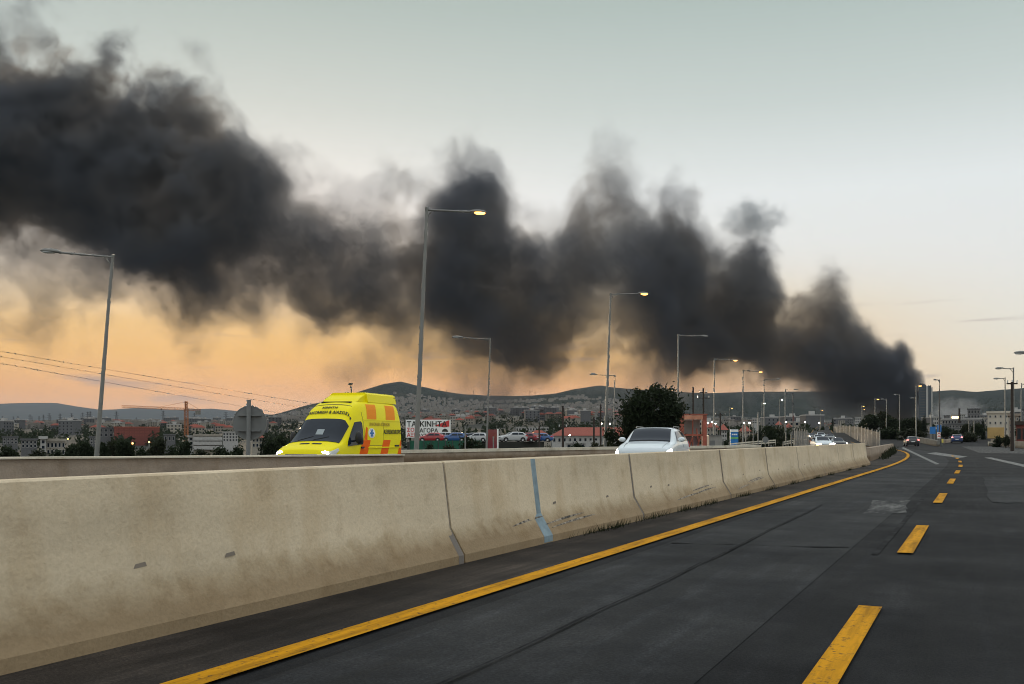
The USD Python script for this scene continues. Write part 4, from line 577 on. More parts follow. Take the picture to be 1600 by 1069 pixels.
def upole(px, yt, D, label, arms, zb=None, w=.14):
    zb = float(elev(px, D)) if zb is None else zb; H = EYE + (HY - yt) * D / F - zb; o = thing('utility_pole', label, 'utility pole', at(px, D, zb), math.atan2(R_[1], R_[0]), 'dark wooden utility poles'); part(o, 'pole', bar((0, 0, 0), (0, 0, H), w * 1.2, 8, w * .8), M['wood'], 40)
    for z, l in arms:
        part(o, 'cross_arm', bx(-l, l, -.06, .06, H - z - .06, H - z + .06), M['wood'])
        for k in (-.9, 0, .9): part(o, 'insulator', bar((k * l, 0, H - z + .06), (k * l, 0, H - z + .32), .06, 6), M['lens'])
upole(879.5, 635, 120, 'tallest dark utility pole in the gap left of the big tree', [(2.6, .5)]); upole(928, 652, 130, 'shorter dark utility pole left of the tall lit lamp', []); upole(938.5, 632, 150, 'thin dark utility pole hugging the tall lit lamp', [])
upole(842.5, 666, 150, 'short dark post in front of the long red roof', []); upole(1083, 605, 140, 'dark utility pole above the rust red frame, left one', []); upole(1099, 606, 140, 'dark utility pole with insulators above the rust red frame, right one', [(.7, .55), (1.5, .9)])
upole(1125.5, 645, 180, 'dark pole with a cross arm behind the grey box', [(.4, 1.0)]); upole(1581.5, 597, 90, 'dark utility pole before the beige building at right', [(.15, .5)], -.3); upole(1499, 638, 300, 'dark chimney-like pole beside the lit yellow building', [], -.5, .35)
for i, (px, y0) in enumerate(((686, 608), (698, 610), (740, 611), (786, 612), (792, 614), (828, 611), (836, 613))):
    D = 5150; z = float(elev(px, D)) - 8; H = EYE + (HY - y0) * D / F - z; o = thing('radio_mast', 'thin mast standing on the crest of the dark ridge', 'mast', at(px, D, z), 0, 'thin masts along the ridge crest'); part(o, 'mast', bar((0, 0, 0), (0, 0, H + 6), 1.4, 4, .7), M['steel_dark']); part(o, 'aerial', bx(-1.8, 1.8, -1.8, 1.8, H * .8, H * .8 + 4), M['steel_dark'])
# ---------------------------------------------------------------- banner, parked cars, green fence
Dp = 150.0; lot = thing('parking_lot', None, None, kind='structure'); q = [at(636, Dp - 2, .62), at(850, Dp + 6, .62), at(850, Dp + 40, .62), at(636, Dp + 40, .62)]
part(lot, 'paving', up(trimesh.Trimesh(np.array(q), [[0, 1, 2], [0, 2, 3]], process=False)), M['lane_old']); part(lot, 'retaining_wall', facing(grid(np.array([[q[0], q[0] - [0, 0, 8]], [q[1], q[1] - [0, 0, 8]]]))), M['soil'])
Db = 190.0; bw = 70 * Db / F; bh = 28 * Db / F; zb = EYE + (HY - 684) * Db / F; o = thing('banner', 'long white banner with black and red lettering above the parked cars', 'banner', at(634, Db, zb), math.atan2(R_[1], R_[0])); part(o, 'panel', bx(0, bw, 0, .12, 0, bh), M['white'])
def btext(t, x, z, h, m):
    k = meshkit.text_mesh(t, h, .03, True); v = k.vertices; k.vertices = np.stack([x + v[:, 0], -.004 - v[:, 2], z + v[:, 1]], 1); part(o, 'lettering', k, m)
btext('ΤΑ', .15, bh - 1.35, 1.05, ink); btext('ΚΙΝΗΤΑ', 2.7, bh - 1.35, 1.05, ink); btext('ΣΟΥ', .2, bh - 2.35, .75, M['red']); btext('ΑΞΙΑ', .2, bh - 3.35, .75, M['red']); btext('ΑΓΟΡΑ', 2.7, bh - 2.5, .8, ink); btext('ΑΥΤΟΚΙΝΗΤΩΝ', 2.4, bh - 3.4, .62, ink)
part(o, 'red_corner', prism([(bw - 3.2, bh - 1.2), (bw - .25, bh - .05), (bw - .25, bh - 1.35), (bw - 1.2, bh - 1.5)], -.03, -.004), M['red']); cy = trimesh.creation.cylinder(.62, .03, sections=24); cy.apply_transform(trimesh.transformations.rotation_matrix(math.pi / 2, [1, 0, 0])); cy.apply_translation([bw - 1.1, -.02, 1.15]); part(o, 'roundel', cy, ink)
for x in (.3, bw * .5, bw - .3): part(o, 'support_post', bar((x, .25, -6), (x, .25, bh - .1), .09, 6), M['steel'])
for i, (px, D, kind, pt, ang, lab) in enumerate(((655, 152, 'hatch', paint('red', (.30, .015, .02)), .7, 'dark red parked car under the banner, leftmost'), (667, 153, 'suv', paint('silver', (.42, .43, .44)), 1.0, 'silver blue parked car under the banner'), (688, 152, 'hatch', paint('deep_blue', (.015, .07, .22)), 1.1, 'bright blue parked car under the banner'), (703, 154, 'saloon', paint('navy', (.012, .03, .09)), 1.2, 'navy parked car right of the bright blue one'), (716, 155, 'hatch', paint('charcoal', (.04, .045, .05)), .8, 'charcoal parked car beside the thin post'), (727, 153, 'hatch', paint('silver', (.42, .43, .44)), .6, 'silver parked car half hidden by the shrub'), (780, 150, 'suv', paint('silver', (.42, .43, .44)), 1.3, 'large silver parked car right of the red banner'), (806, 156, 'hatch', paint('wine', (.14, .012, .02)), .4, 'wine red parked car right of the large silver one'), (822, 157, 'saloon', paint('deep_blue', (.015, .07, .22)), .7, 'blue parked car at the right end of the lot'))):
    car('parked_car', lab, kind, pt, at(px, D, .63), math.atan2(R_[1], R_[0]) + (ang - .9), 'cars parked above the green fence', n=16)
o = thing('green_fence', 'dark green mesh fence below the parked cars', 'fence', (0, 0, 0)); Dg = 140.0
for k in range(10):
    x0, x1 = 640 + 11.2 * k, 640 + 11.2 * (k + 1); a, b = at(x0, Dg, 0), at(x1, Dg, 0); zt, z0 = EYE + (HY - 688.5) * Dg / F, -4.5; part(o, 'panel', facing(grid(np.array([[a + [0, 0, z0], a + [0, 0, zt]], [b + [0, 0, z0], b + [0, 0, zt]]]))), M['green']); part(o, 'fence_post', bar(a + [0, 0, z0] - D_ * .06, a + [0, 0, zt + .15] - D_ * .06, .05, 5), M['steel_dark'])
o = thing('pennant_sign', 'dark red upright banner with a white edge beside the large silver car', 'banner', at(762, 146, .5), math.atan2(R_[1], R_[0])); k = 146 / F; part(o, 'cloth', bx(0, 14.5 * k, -.03, .03, -1.2, 21 * k), M['red'] if False else paint('wine', (.14, .012, .02))); part(o, 'white_edge', bx(14.5 * k, 17 * k, -.05, .05, -1.2, 22 * k), M['white']); part(o, 'pole', bar((14.2 * k, .1, -3), (14.2 * k, .1, 24 * k), .05, 6), M['steel'])
# ---------------------------------------------------------------- rust red frame, grey kiosk, blue totem
Df = 85.0; k = Df / F; zb = -.8; zt = EYE + (HY - 648.5) * k; o = thing('steel_frame', 'rust red steel portal frame standing right of the white car', 'metal frame', at(1061, Df, 0), math.atan2(R_[1], R_[0]))
for x0, x1 in ((0, 7), (36, 42.5)): part(o, 'column', bx(x0 * k, x1 * k, -.25, .25, zb, zt), M['rust']); 
part(o, 'top_beam', bx(7 * k, 36 * k, -.3, .2, zt - 7 * k, zt - .6 * k), M['rust_l'], label='paler worn top beam'); part(o, 'top_rail', bx(-.05, 42.5 * k + .05, -.32, .3, zt, zt + .09), M['rust'])
zc = EYE + (HY - 680) * k; part(o, 'cross_beam', bx(7 * k, 36 * k, -.15, .15, zc - .09, zc + .09), M['rust']); part(o, 'mullion', bx(20.5 * k, 22 * k, -.1, .1, zc + .09, zt - 7 * k), M['rust']); part(o, 'mullion', bx(20.5 * k, 22 * k, -.1, .1, zb, zc - .09), M['rust'])
part(o, 'back_panel', bx(9 * k, 34 * k, .4, .46, zc + .1, zt - 8 * k), M['grey_panel'])
for a, b in (((20, zb), (34, zc - .1)), ((34, zb), (27, zc + .6)), ((8, zb), (20, zc - .3))): part(o, 'brace', bar((a[0] * k, -.1, a[1]), (b[0] * k, -.1, b[1]), .06, 5), M['rust'])
part(o, 'lower_panel', bx(10 * k, 33 * k, .3, .36, zb, zc - .15), plain('lilac_grey', (.30, .25, .26), .8))
o = thing('grey_kiosk', 'plain grey metal cabinet between the rust red frame and the blue sign', 'cabinet', at(1108, Df, -.8), math.atan2(R_[1], R_[0])); part(o, 'cabinet', bx(0, 20 * k, 0, .9, 0, EYE + .8 + (HY - 681) * k), M['grey_panel']); part(o, 'door', bx(1 * k, 9 * k, -.02, 0.0, .15, 1.8), M['sign_back']); part(o, 'roof', bx(-.05, 20.5 * k, -.06, .96, EYE + .802 + (HY - 681) * k, EYE + .86 + (HY - 681) * k), M['sign_back']); part(o, 'side_post', bar((21.5 * k, 0, 0), (21.5 * k, 0, 1.9), .05, 6), M['steel'])
Dt = 100.0; k = Dt / F; o = thing('totem_sign', 'blue totem sign with a white top and green band, right of the grey cabinet', 'sign', at(1141.5, Dt, -.6), math.atan2(R_[1], R_[0])); h = EYE + .6 + (HY - 671) * k; part(o, 'panel', bx(0, 12 * k, 0, .25, 0, h), M['blue']); part(o, 'white_top', bx(.001, 12 * k - .001, -.012, -.002, h - 4 * k, h - .01), M['white']); part(o, 'green_band', bx(.001, 12 * k - .001, -.012, -.002, h - 15 * k, h - 12 * k), plain('sign_green', (.12, .38, .16), .5)); 
for x, w in ((2, 2.4), (5, 3), (8.7, 1.6)): part(o, 'lettering', bx(x * k, (x + w) * k, -.014, -.002, h - 9 * k, h - 7 * k), M['white'])
# ---------------------------------------------------------------- trees and shrubs
def leaves(blobs, n, size, seed, flat=.5):
    """small two-triangle leaf clumps through the volume of several blobs: (centre, radii)"""
    r = np.random.default_rng(seed); vol = np.array([np.prod(b[1]) for b in blobs]); pick = r.choice(len(blobs), n, p=vol / vol.sum()); C = np.array([b[0] for b in blobs])[pick]; Rd = np.array([b[1] for b in blobs])[pick]
    d = r.normal(size=(n, 3)); d /= np.linalg.norm(d, axis=1, keepdims=True); rad = r.random(n) ** .40; c = C + d * Rd * rad[:, None] * (1 + .22 * r.normal(size=(n, 1)) * (rad[:, None] > .8))
    gap = meshkit.fbm(c / (np.mean(Rd) * .55) + seed, 3); keep = gap > .36; c, d = c[keep], d[keep]; n = len(c)
    a = r.normal(size=(n, 3)) + d * .3; a[:, 2] += .35; a /= np.linalg.norm(a, axis=1, keepdims=True); b = np.cross(a, r.normal(size=(n, 3))); b /= np.linalg.norm(b, axis=1, keepdims=True); s = size * r.uniform(.6, 1.5, (n, 1))
    V = np.stack([c - a * s, c + b * s * flat, c + a * s, c - b * s * flat], 1).reshape(-1, 3); i = np.arange(n)[:, None] * 4; return trimesh.Trimesh(V, np.vstack([i + [0, 1, 2], i + [0, 2, 3]]), process=False)
def tree_parts(o, H, W, kind, seed, n=2600, size=None, lm='leaf'):
    r = np.random.default_rng(seed); size = size or W * .055
    if kind == 'cypress': blobs = [((0, 0, H * t), (W * .5 * math.sin(math.pi * min(1, .18 + t * .85)) ** .7 + .05, W * .5 * math.sin(math.pi * min(1, .18 + t * .85)) ** .7 + .05, H * .14)) for t in np.linspace(.12, .93, 8)]; trunk = [bar((0, 0, 0), (0, 0, H * .8), W * .06, 7, .02)]
    else:
        base = .06 if kind == 'bush' else .28; blobs = []
        for k in range(11 if kind != 'bush' else 7):
            a = r.uniform(0, 2 * math.pi); q = r.uniform(.1, .34) * W; z = H * r.uniform(base + .18, .84); s = r.uniform(.17, .30) * W * (1.1 - .45 * abs(z / H - .5)); blobs.append(((q * math.cos(a), q * math.sin(a), z), (s, s, s * .85)))
        blobs.append(((0, 0, H * .62), (W * .30, W * .30, H * .26))); trunk = [bar((0, 0, 0), (W * .02, 0, H * .45), W * .045, 8, W * .028)]
        for b in blobs[:7]: trunk.append(bar((W * .02, 0, H * r.uniform(.22, .42)), b[0], W * .018, 5, W * .006))
    part(o, 'trunk', cat_(trunk), M['bark'], True); part(o, 'crown', leaves(blobs, n, size, seed), M[lm])
PROTO = {}
def tree(px, yt, D, wpx, kind, label, name, group=None, seed=0, lm='leaf', zb=None, cat='tree', n=2600, proto=None):
    zb = float(elev(px, D)) - .1 if zb is None else zb; H = EYE + (HY - yt) * D / F - zb; W = wpx * D / F; key = proto
    if key is None or key not in PROTO:
        o = thing(name, label, cat, at(px, D, zb), rnd.uniform(0, 6.28), group, None, None if key is None else (W / 5, W / 5, H / 8)); tree_parts(o, H if key is None else 8.0, W if key is None else 5.0, kind, seed, n, None, lm)
        if key: PROTO[key] = o
        return o
    return copy(PROTO[key], name, label, cat, at(px, D, zb), rnd.uniform(0, 6.28), group, None, (W / 5, W / 5, H / 8))
# the big tree beside the road: many overlapping limbs, upswept tips
Dt = 78.0; o = thing('tree', 'big dark bushy tree standing behind the white car', 'tree', at(1016, Dt, -2.0)); k = Dt / F; r = np.random.default_rng(11); blobs = []
for px, py, w, h in ((985, 668, 30, 24), (1005, 640, 34, 30), (1028, 622, 26, 22), (1045, 645, 28, 26), (1020, 670, 44, 30), (972, 690, 22, 18), (1055, 668, 16, 18), (1000, 690, 36, 22), (1040, 690, 30, 22), (1030, 606, 12, 12), (1008, 616, 14, 13), (1062, 632, 13, 12), (975, 645, 12, 12), (990, 632, 10, 9), (1018, 640, 26, 24), (1022, 615, 16, 14), (1000, 655, 28, 22), (1048, 625, 15, 14), (960, 680, 14, 16), (1068, 650, 10, 14)):
    p = at(px, Dt, 0) - at(1016, Dt, 0); blobs.append(((p[0] + D_[0] * r.uniform(-1, 1), p[1] + D_[1] * r.uniform(-1, 1), EYE + 2 + (HY - py) * k), (w * k * .82, w * k * .82, h * k * .82)))
part(o, 'trunk', cat_([bar((0, 0, 0), (0, 0, 3.2), .22, 9, .14)] + [bar((0, 0, r.uniform(1.0, 2.8)), b[0], .08, 6, .03) for b in blobs]), M['bark'], True); part(o, 'crown', leaves(blobs, 24000, .16, 3, .32), M['leaf'])
G1 = 'dark trees in front of the city at the left'
for i, (px, yt, D, w, kd, lab) in enumerate(((12, 690, 95, 46, 'bush', 'dark shrub at the extreme left edge above the parapet'), (112, 690, 110, 34, 'tree', 'dark tree touching the white building at left'), (126, 676, 120, 16, 'cypress', 'narrow dark cypress left of the leaning lamp post'), (136, 686, 105, 26, 'tree', 'dark tree right behind the leaning lamp post'), (163, 688, 100, 22, 'tree', 'dark tree just right of the leaning lamp post'), (178, 684, 108, 26, 'tree', 'dark tree below the maroon building, left one'), (197, 683, 102, 30, 'tree', 'dark tree below the maroon building, right one'), (222, 692, 100, 26, 'bush', 'low dark shrub between two lit lamps'), (246, 681, 104, 34, 'tree', 'dark tree right of the maroon building'), (270, 690, 100, 30, 'bush', 'low dark shrub left of the crane mast foot'), (288, 686, 98, 28, 'tree', 'dark tree at the crane mast foot'), (312, 697, 95, 36, 'bush', 'low dark shrub below the pale apartment block'), (345, 692, 96, 44, 'bush', 'dark shrub left of the round sign'), (372, 690, 92, 30, 'bush', 'dark shrub behind the round sign'), (415, 670, 90, 22, 'cypress', 'pointed dark tree right of the round sign'), (425, 682, 88, 34, 'tree', 'dark tree against the ambulance bonnet'), (441, 678, 92, 24, 'tree', 'olive tree behind the left side of the ambulance'), (60, 696, 98, 40, 'bush', 'dark shrub below the white house at left'), (88, 698, 96, 40, 'bush', 'low dark shrub between white house and leaning lamp'))):
    tree(px, yt, D, w, kd, lab, 'shrub' if kd == 'bush' else 'tree', G1, 20 + i % 4, ('leaf', 'leaf2')[i % 3 == 2] if kd != 'cypress' else 'leaf3', cat='shrub' if kd == 'bush' else 'tree', proto=(kd, i % 3), n=2200)
G2 = 'shrubs behind the far parapet'
for i, (px, yt, D, w, kd, lab) in enumerate(((671, 690, 100, 26, 'bush', 'dark shrub below the silver blue parked car'), (700, 688, 98, 34, 'bush', 'dark shrub between green fence and thin post'), (735, 678, 95, 34, 'tree', 'tall olive shrub right of the thin grey post'), (752, 690, 92, 28, 'bush', 'shrub left of the red upright banner'), (858, 690, 100, 26, 'bush', 'light shrub right of the parked cars'), (872, 694, 96, 18, 'bush', 'small shrub beside the tallest utility pole'), (905, 688, 100, 34, 'bush', 'dark shrub before the long red roof'), (930, 684, 96, 26, 'bush', 'shrub at the foot of the shorter utility pole'), (952, 682, 92, 34, 'bush', 'shrub at the foot of the tall lit lamp left of the big tree'), (1135, 684, 110, 22, 'bush', 'dark shrub left of the blue sign'), (1176, 672, 150, 24, 'bush', 'dark shrub right of the blue sign'), (1186, 664, 150, 20, 'cypress', 'pointed dark tree right of the blue sign'), (1200, 660, 155, 28, 'tree', 'round dark tree in the dark clump left of the traffic, left one'), (1215, 662, 160, 32, 'tree', 'round dark tree in the dark clump left of the traffic, middle one'), (1222, 676, 140, 30, 'bush', 'low dark shrub in front of the dark clump'), (1232, 672, 170, 26, 'bush', 'low dark shrub at the right end of the dark clump'), (1251, 664, 260, 22, 'bush', 'dark flat tree below the domed red building'), (1301, 649, 420, 5, 'cypress', 'lone thin dark cypress above the oncoming cars'), (1285, 664, 420, 10, 'bush', 'small dark tree above the oncoming cars'), (1160, 676, 180, 22, 'bush', 'dark shrub behind the blue sign'))):
    tree(px, yt, D, w, kd, lab, 'shrub' if kd == 'bush' else 'tree', G2, 30 + i % 4, ('leaf', 'leaf2')[i % 2] if kd != 'cypress' else 'leaf3', cat='shrub' if kd == 'bush' else 'tree', proto=(kd, 3 + i % 3), n=2200)
G3 = 'dark trees at the far bend'
for i, (px, yt, D, w, kd, lab) in enumerate(((1350, 652, 250, 20, 'tree', 'dark tree at the left end of the clump before the smoke'), (1364, 645, 245, 34, 'tree', 'large dark tree in front of the smoke, left part of the clump'), (1382, 640, 250, 30, 'tree', 'tallest dark tree of the clump in front of the smoke'), (1398, 650, 240, 30, 'tree', 'dark tree mid clump, below the smoke'), (1415, 652, 235, 30, 'tree', 'dark tree in the clump, right of its middle'), (1430, 650, 235, 28, 'tree', 'dark tree left of the glass tower foot'), (1444, 648, 230, 10, 'cypress', 'dark cypress at the foot of the glass tower'), (1390, 664, 210, 40, 'bush', 'dark hedge shrub along the far bend, left'), (1425, 666, 200, 44, 'bush', 'dark hedge shrub along the far bend, right'), (1478, 664, 200, 24, 'tree', 'dark tree right of the blue road signs'), (1492, 668, 190, 22, 'bush', 'dark shrub above the blue car, left'), (1508, 660, 195, 20, 'tree', 'dark tree above the blue car'), (1526, 658, 190, 24, 'tree', 'dark tree left of the beige building, tall one'), (1536, 652, 200, 8, 'cypress', 'dark cypress touching the beige building'), (1516, 672, 180, 34, 'bush', 'dark hedge shrub below the trees on the right'), (1560, 678, 130, 20, 'bush', 'shrub at the foot of the beige building'), (1596, 655, 150, 22, 'tree', 'dark tree above the brown shed at the right edge'), (1572, 676, 120, 14, 'bush', 'small shrub beside the dark utility pole on the right'))):
    tree(px, yt, D, w, kd, lab, 'shrub' if kd == 'bush' else 'tree', G3, 40 + i % 4, ('leaf', 'leaf2')[i % 4 == 3] if kd != 'cypress' else 'leaf3', zb=-.5, cat='shrub' if kd == 'bush' else 'tree', proto=(kd, i % 3), n=2200)
# weeds where the barrier ends, and tufts along its foot
rw = np.random.default_rng(4); bl = []
for k in range(520):
    t = rw.random(); p = at(1380 + 17 * t + rw.normal(0, 2.0), 56 + 22 * t + rw.normal(0, 1.5), 0); h = rw.uniform(.12, .5) * (.5 + t); d = np.array([*rw.normal(0, .22, 2), 1.0]); s = np.array([*rw.normal(0, 1, 2), 0]); s /= np.linalg.norm(s); bl.append((p, p + d * h * .6 + s * .05, p + d * h + s * .12, p + s * .05))
def blades(b): V = np.array(b).reshape(-1, 3); i = np.arange(len(b))[:, None] * 4; return trimesh.Trimesh(V, np.vstack([i + [0, 1, 2], i + [0, 2, 3]]), process=False)
single('weeds', blades(bl), M['leaf2'], 'tuft of dry weeds at the end of the barrier by the yellow line', 'weeds', None, 'stuff')
bl = []
for k in range(900):
    y = rw.choice([11.5, 12.2, 14.0, 15.7, 17.2, 20, 23, 26, 30, 33, 38, 43]) + rw.normal(0, .35); p = np.array([BX + .02 + abs(rw.normal(0, .05)), y, 0]); h = rw.uniform(.03, .12); d = np.array([rw.normal(.2, .3), rw.normal(0, .3), 1.0]); s = np.array([*rw.normal(0, 1, 2), 0]); s /= np.linalg.norm(s); bl.append((p, p + d * h * .6 + s * .008, p + d * h + s * .012, p + s * .010))
single('grass_tufts', blades(bl), M['leaf2'], 'small dry grass tufts along the foot of the barrier', 'grass', None, 'stuff')
# ---------------------------------------------------------------- buildings
def block(name, label, px0, px1, yt, yb, D, m, depth=10, rows=0, cols=0, wm=None, roof=None, group=None, wfrac=(.5, .55), trim=None, cat='building', rail=None):
    """a building facing the camera: every window is a recessed frame with its own pane"""
    k = D / F; th = math.atan(((px0 + px1) / 2 - CX) / F); w, h = (px1 - px0) * k * math.cos(th), (yb - yt) * k; zb = EYE + (HY - yb) * k; g = float(elev((px0 + px1) / 2, D)); zb2 = min(zb, g) - 1.0; o = thing(name, label, cat, at(px0, D, zb), math.atan2(R_[1], R_[0]) - th, group)
    part(o, 'wall', bx(0, w, 0, depth, zb2 - zb, h), m); wm = wm or M['glass']
    for j in range(rows):
        for i in range(cols):
            cx, cz = w * (i + .5) / cols, h * (j + .5) / rows; a, b = w / cols * wfrac[0] / 2, h / rows * wfrac[1] / 2
            f = part(o, 'window', cat_([bx(cx - a - .08, cx + a + .08, -.06, .02, cz - b - .08, cz - b), bx(cx - a - .08, cx + a + .08, -.06, .02, cz + b, cz + b + .08), bx(cx - a - .08, cx - a, -.06, .02, cz - b, cz + b), bx(cx + a, cx + a + .08, -.06, .02, cz - b, cz + b)]), trim or M['pale']); part(f, 'pane', bx(cx - a, cx + a, -.02, .01, cz - b, cz + b), wm)
        if rail: part(o, 'balcony', cat_([bx(-.2, w + .2, -1.3, 0, h * j / rows - .12, h * j / rows + .08), bx(-.2, w + .2, -1.32, -1.26, h * j / rows + .08, h * j / rows + .9)]), rail)
    if roof is None: part(o, 'parapet', cat_([bx(-.25, w + .25, -.25, .12, h, h + .45), bx(-.25, w + .25, depth - .1, depth + .25, h, h + .45), bx(-.25, .1, .12, depth - .1, h, h + .45), bx(w - .1, w + .25, .12, depth - .1, h, h + .45)]), trim or m)
    else:
        rh = roof[1]; q = np.array([(-.5, -.6, h), (w + .5, -.6, h), (w + .5, depth + .6, h), (-.5, depth + .6, h), (min(w * .5, rh * 1.5), depth / 2, h + rh), (max(w * .5, w - rh * 1.5), depth / 2, h + rh)]); rm = trimesh.Trimesh(q, [[0, 1, 5], [0, 5, 4], [1, 2, 5], [2, 3, 4], [2, 4, 5], [3, 0, 4], [0, 2, 1], [0, 3, 2]], process=False); part(o, 'roof', rm, roof[0])
    return o
block('warehouse', 'long maroon industrial building below the crane jib', 178, 250, 668, 682, 520, M['maroon'], 20, 3, 9, M['maroon'], trim=M['rust']); block('warehouse', 'grey windowless end of the maroon industrial building', 154, 177.5, 669, 683, 521, M['greyb'], 20, 2, 3)
block('house', 'white house with a tall chimney-like stair tower at the far left', 63, 72, 686, 712, 150, M['pale'], 7, 3, 1); block('house', 'long low white house left of the leaning lamp post', 72.5, 102, 690, 712, 152, M['cream'], 7, 2, 5); block('house', 'pale grey house with flat roof at the far left', 33, 58, 688, 700, 230, M['greyb'], 8, 2, 4); block('house', 'dim grey house at the left edge', 4, 28, 684, 694, 300, M['greyb'], 8, 2, 4)
block('apartment_block', 'pale apartment block with balcony rows left of the round sign', 303, 346, 681, 702, 270, M['cream'], 10, 3, 7, rail=M['pale']); block('apartment_block', 'tall narrow end of the pale apartment block', 294, 302.6, 683, 702, 271, M['pale'], 9, 3, 1); block('apartment_block', 'pale grey flats right behind the round sign', 348, 372, 676, 690, 420, M['pale'], 10, 3, 5); block('house', 'small cream house between the round sign and ambulance', 394, 410, 684, 700, 240, M['cream'], 8, 2, 3, roof=(M['terracotta'], 2))
block('house', 'dark grey shed behind the shrubs at the crane mast foot', 256, 274, 680, 690, 360, M['greyb'], 8, 1, 3); block('house', 'dusky house in the middle of the left trees', 140, 152, 684, 694, 280, M['greyb'], 8, 2, 2)
block('warehouse', 'long white warehouse under a red tiled roof', 862, 992, 681, 694, 330, M['pale'], 16, 1, 16, roof=(M['terracotta'], 3.0), wfrac=(.4, .4)); block('warehouse', 'white shed left end under the long red roof', 822, 861, 682, 692, 360, M['cream'], 12, 1, 6, roof=(M['terracotta'], 2.4)); block('shed', 'light grey shed below the long red roof', 884, 915, 693, 701, 210, M['pale'], 6, 1, 3); block('shed', 'second light grey shed near the tall lit lamp', 924, 936, 692, 700, 205, M['pale'], 6, 1, 1)
block('hall', 'long pale hall with many windows above the red roof', 806, 866, 668, 674, 700, M['pale'], 16, 1, 14)
for i, (a, b, yt, yb, D, m, rf, lab) in enumerate(((1104, 1122, 668, 684, 330, 'cream', 1, 'cream house with red roof behind the grey cabinet'), (1124, 1136, 672, 684, 320, 'pale', 1, 'white house with red roof left of the blue sign'), (1108, 1118, 662, 668, 520, 'pale', 0, 'white block above the grey cabinet'), (1156, 1172, 674, 684, 300, 'cream', 1, 'small house with dark red roof right of the blue sign'), (1212, 1222, 664, 676, 520, 'cream', 1, 'cream house above the dark clump of trees'), (1226, 1238, 668, 680, 480, 'pale', 1, 'white house left of the domed building'), (1176, 1186, 655, 662, 600, 'pale', 0, 'white flats above the blue sign'))):
    block('house', lab, a, b, yt, yb, D, M[m], 9, 2, 3, roof=(M['terracotta'], 2.2) if rf else None)
o = block('church', 'dark red building with a dome left of the oncoming cars', 1242, 1260, 660, 674, 700, M['maroon'], 10, 1, 4, roof=(M['maroon'], 1.5)); dm = trimesh.creation.icosphere(2, 1.0); k = 700 / F; dm.apply_scale([5.2 * k, 5.2 * k, 7.5 * k]); v = dm.vertices; dm.apply_translation([8.5 * k, 5, 13.5 * k]); part(o, 'dome', dm, M['maroon'], True); part(o, 'bell_tower', cat_([bx(-4 * k, -1 * k, 2, 4, 0, 22 * k), prism([(-4.2 * k, 22 * k), (-.8 * k, 22 * k), (-2.5 * k, 27 * k)], 2, 4)]), M['maroon'])
# glass tower
Dw = 1000.0; k = Dw / F; zb = EYE + (HY - 668) * k; o = thing('glass_tower', 'dark glass office tower rising beside the smoke source', 'tower', at(1436, Dw, zb), math.atan2(R_[1], R_[0]) - .40); H = 66.5 * k; part(o, 'core', bx(0, 10 * k, 0, 14, -4, H), M['dkglass']); part(o, 'core', bx(13 * k, 17.4 * k, 0, 14, -4, H - 1 * k), M['dkglass']); part(o, 'white_fin', bx(10.0 * k, 13 * k, -.8, 14, -4, H - 1.5 * k), M['pale']); part(o, 'white_fin', bx(17.4 * k, 19.4 * k, -.6, 14, -4, H - 4 * k), M['pale']); part(o, 'white_fin', bx(-2.6 * k, 0, -.5, 12, -4, H * .52), M['greyb'])
for j in range(16): z = H * (j + .5) / 16; part(o, 'floor_band', bx(0, 10 * k, -.25, 0, z - .28, z + .28), M['steel_dark'])
part(o, 'roof_plant', bx(1.5 * k, 8 * k, 2, 10, H, H + 2 * k), M['steel_dark'])
# right hand buildings
block('hotel', 'grey hotel with a dark top storey of windows, above the blue car', 1512, 1531, 640, 662, 420, M['greyb'], 14, 3, 4, wfrac=(.7, .5)); block('office', 'long low grey building below the hotel', 1472, 1536, 656, 664, 330, M['greyb'], 12, 1, 14, trim=M['pale']); block('office', 'dim terrace behind the trees above the blue car', 1482, 1530, 663.5, 676, 300, M['greyb'], 10, 2, 9); block('shop', 'small building with brightly lit yellow windows', 1487, 1498, 650, 656, 340, M['cream'], 6, 1, 4, wm=M['lit'], wfrac=(.8, .7))
o = block('apartment_building', 'large beige building with a blank weathered wall at right', 1543, 1576, 646, 686, 210, M['beige'], 18, 4, 4, wfrac=(.22, .28)); k = 210 / F; part(o, 'ochre_base', bx(-.02, 25 * k, -.10, 0, -.5, 18 * k), M['ochre']); part(o, 'roof_clutter', cat_([bx(x * k, (x + 1.3) * k, 1, 2, 40 * k, (40 + hh) * k) for x, hh in ((4, 3), (7, 5), (11, 2.5), (14, 4.5), (17, 3), (22, 4), (27, 2.5))]), M['greyb'])
block('apartment_building', 'brownish grey building right of the beige one', 1576.5, 1592, 650, 690, 190, plain('dun_render', (.26, .21, .17), .9), 14, 4, 3, wfrac=(.3, .35)); block('shed', 'brown shed at the right frame edge', 1588, 1640, 664, 692, 120, M['maroon'], 8, 1, 6, trim=M['wood']); block('house', 'dusky block on the slope at the right edge', 1598, 1650, 640, 664, 260, M['greyb'], 10, 3, 6)
for i, (a, b, yt, yb, D) in enumerate(((1458, 1466, 652, 664, 520), (1467, 1474, 656, 664, 480), (1475, 1484, 650, 656, 560), (1500, 1508, 648, 655, 560), (1532, 1541, 654, 668, 400), (1324, 1334, 655, 662, 800), (1336, 1346, 653, 661, 820), (1310, 1320, 658, 664, 900))):
    block('house', ['pale block right of the glass tower', 'low pale block above the blue road signs', 'white block right of the dark tall post', 'white block right of the lit yellow shop', 'grey block left of the beige building', 'pale far block above the right fence, left', 'pale far block above the right fence, right', 'pale far block above the oncoming cars'][i], a, b, yt, yb, D, M[('pale', 'cream', 'greyb')[i % 3]], 10, 2, 3)
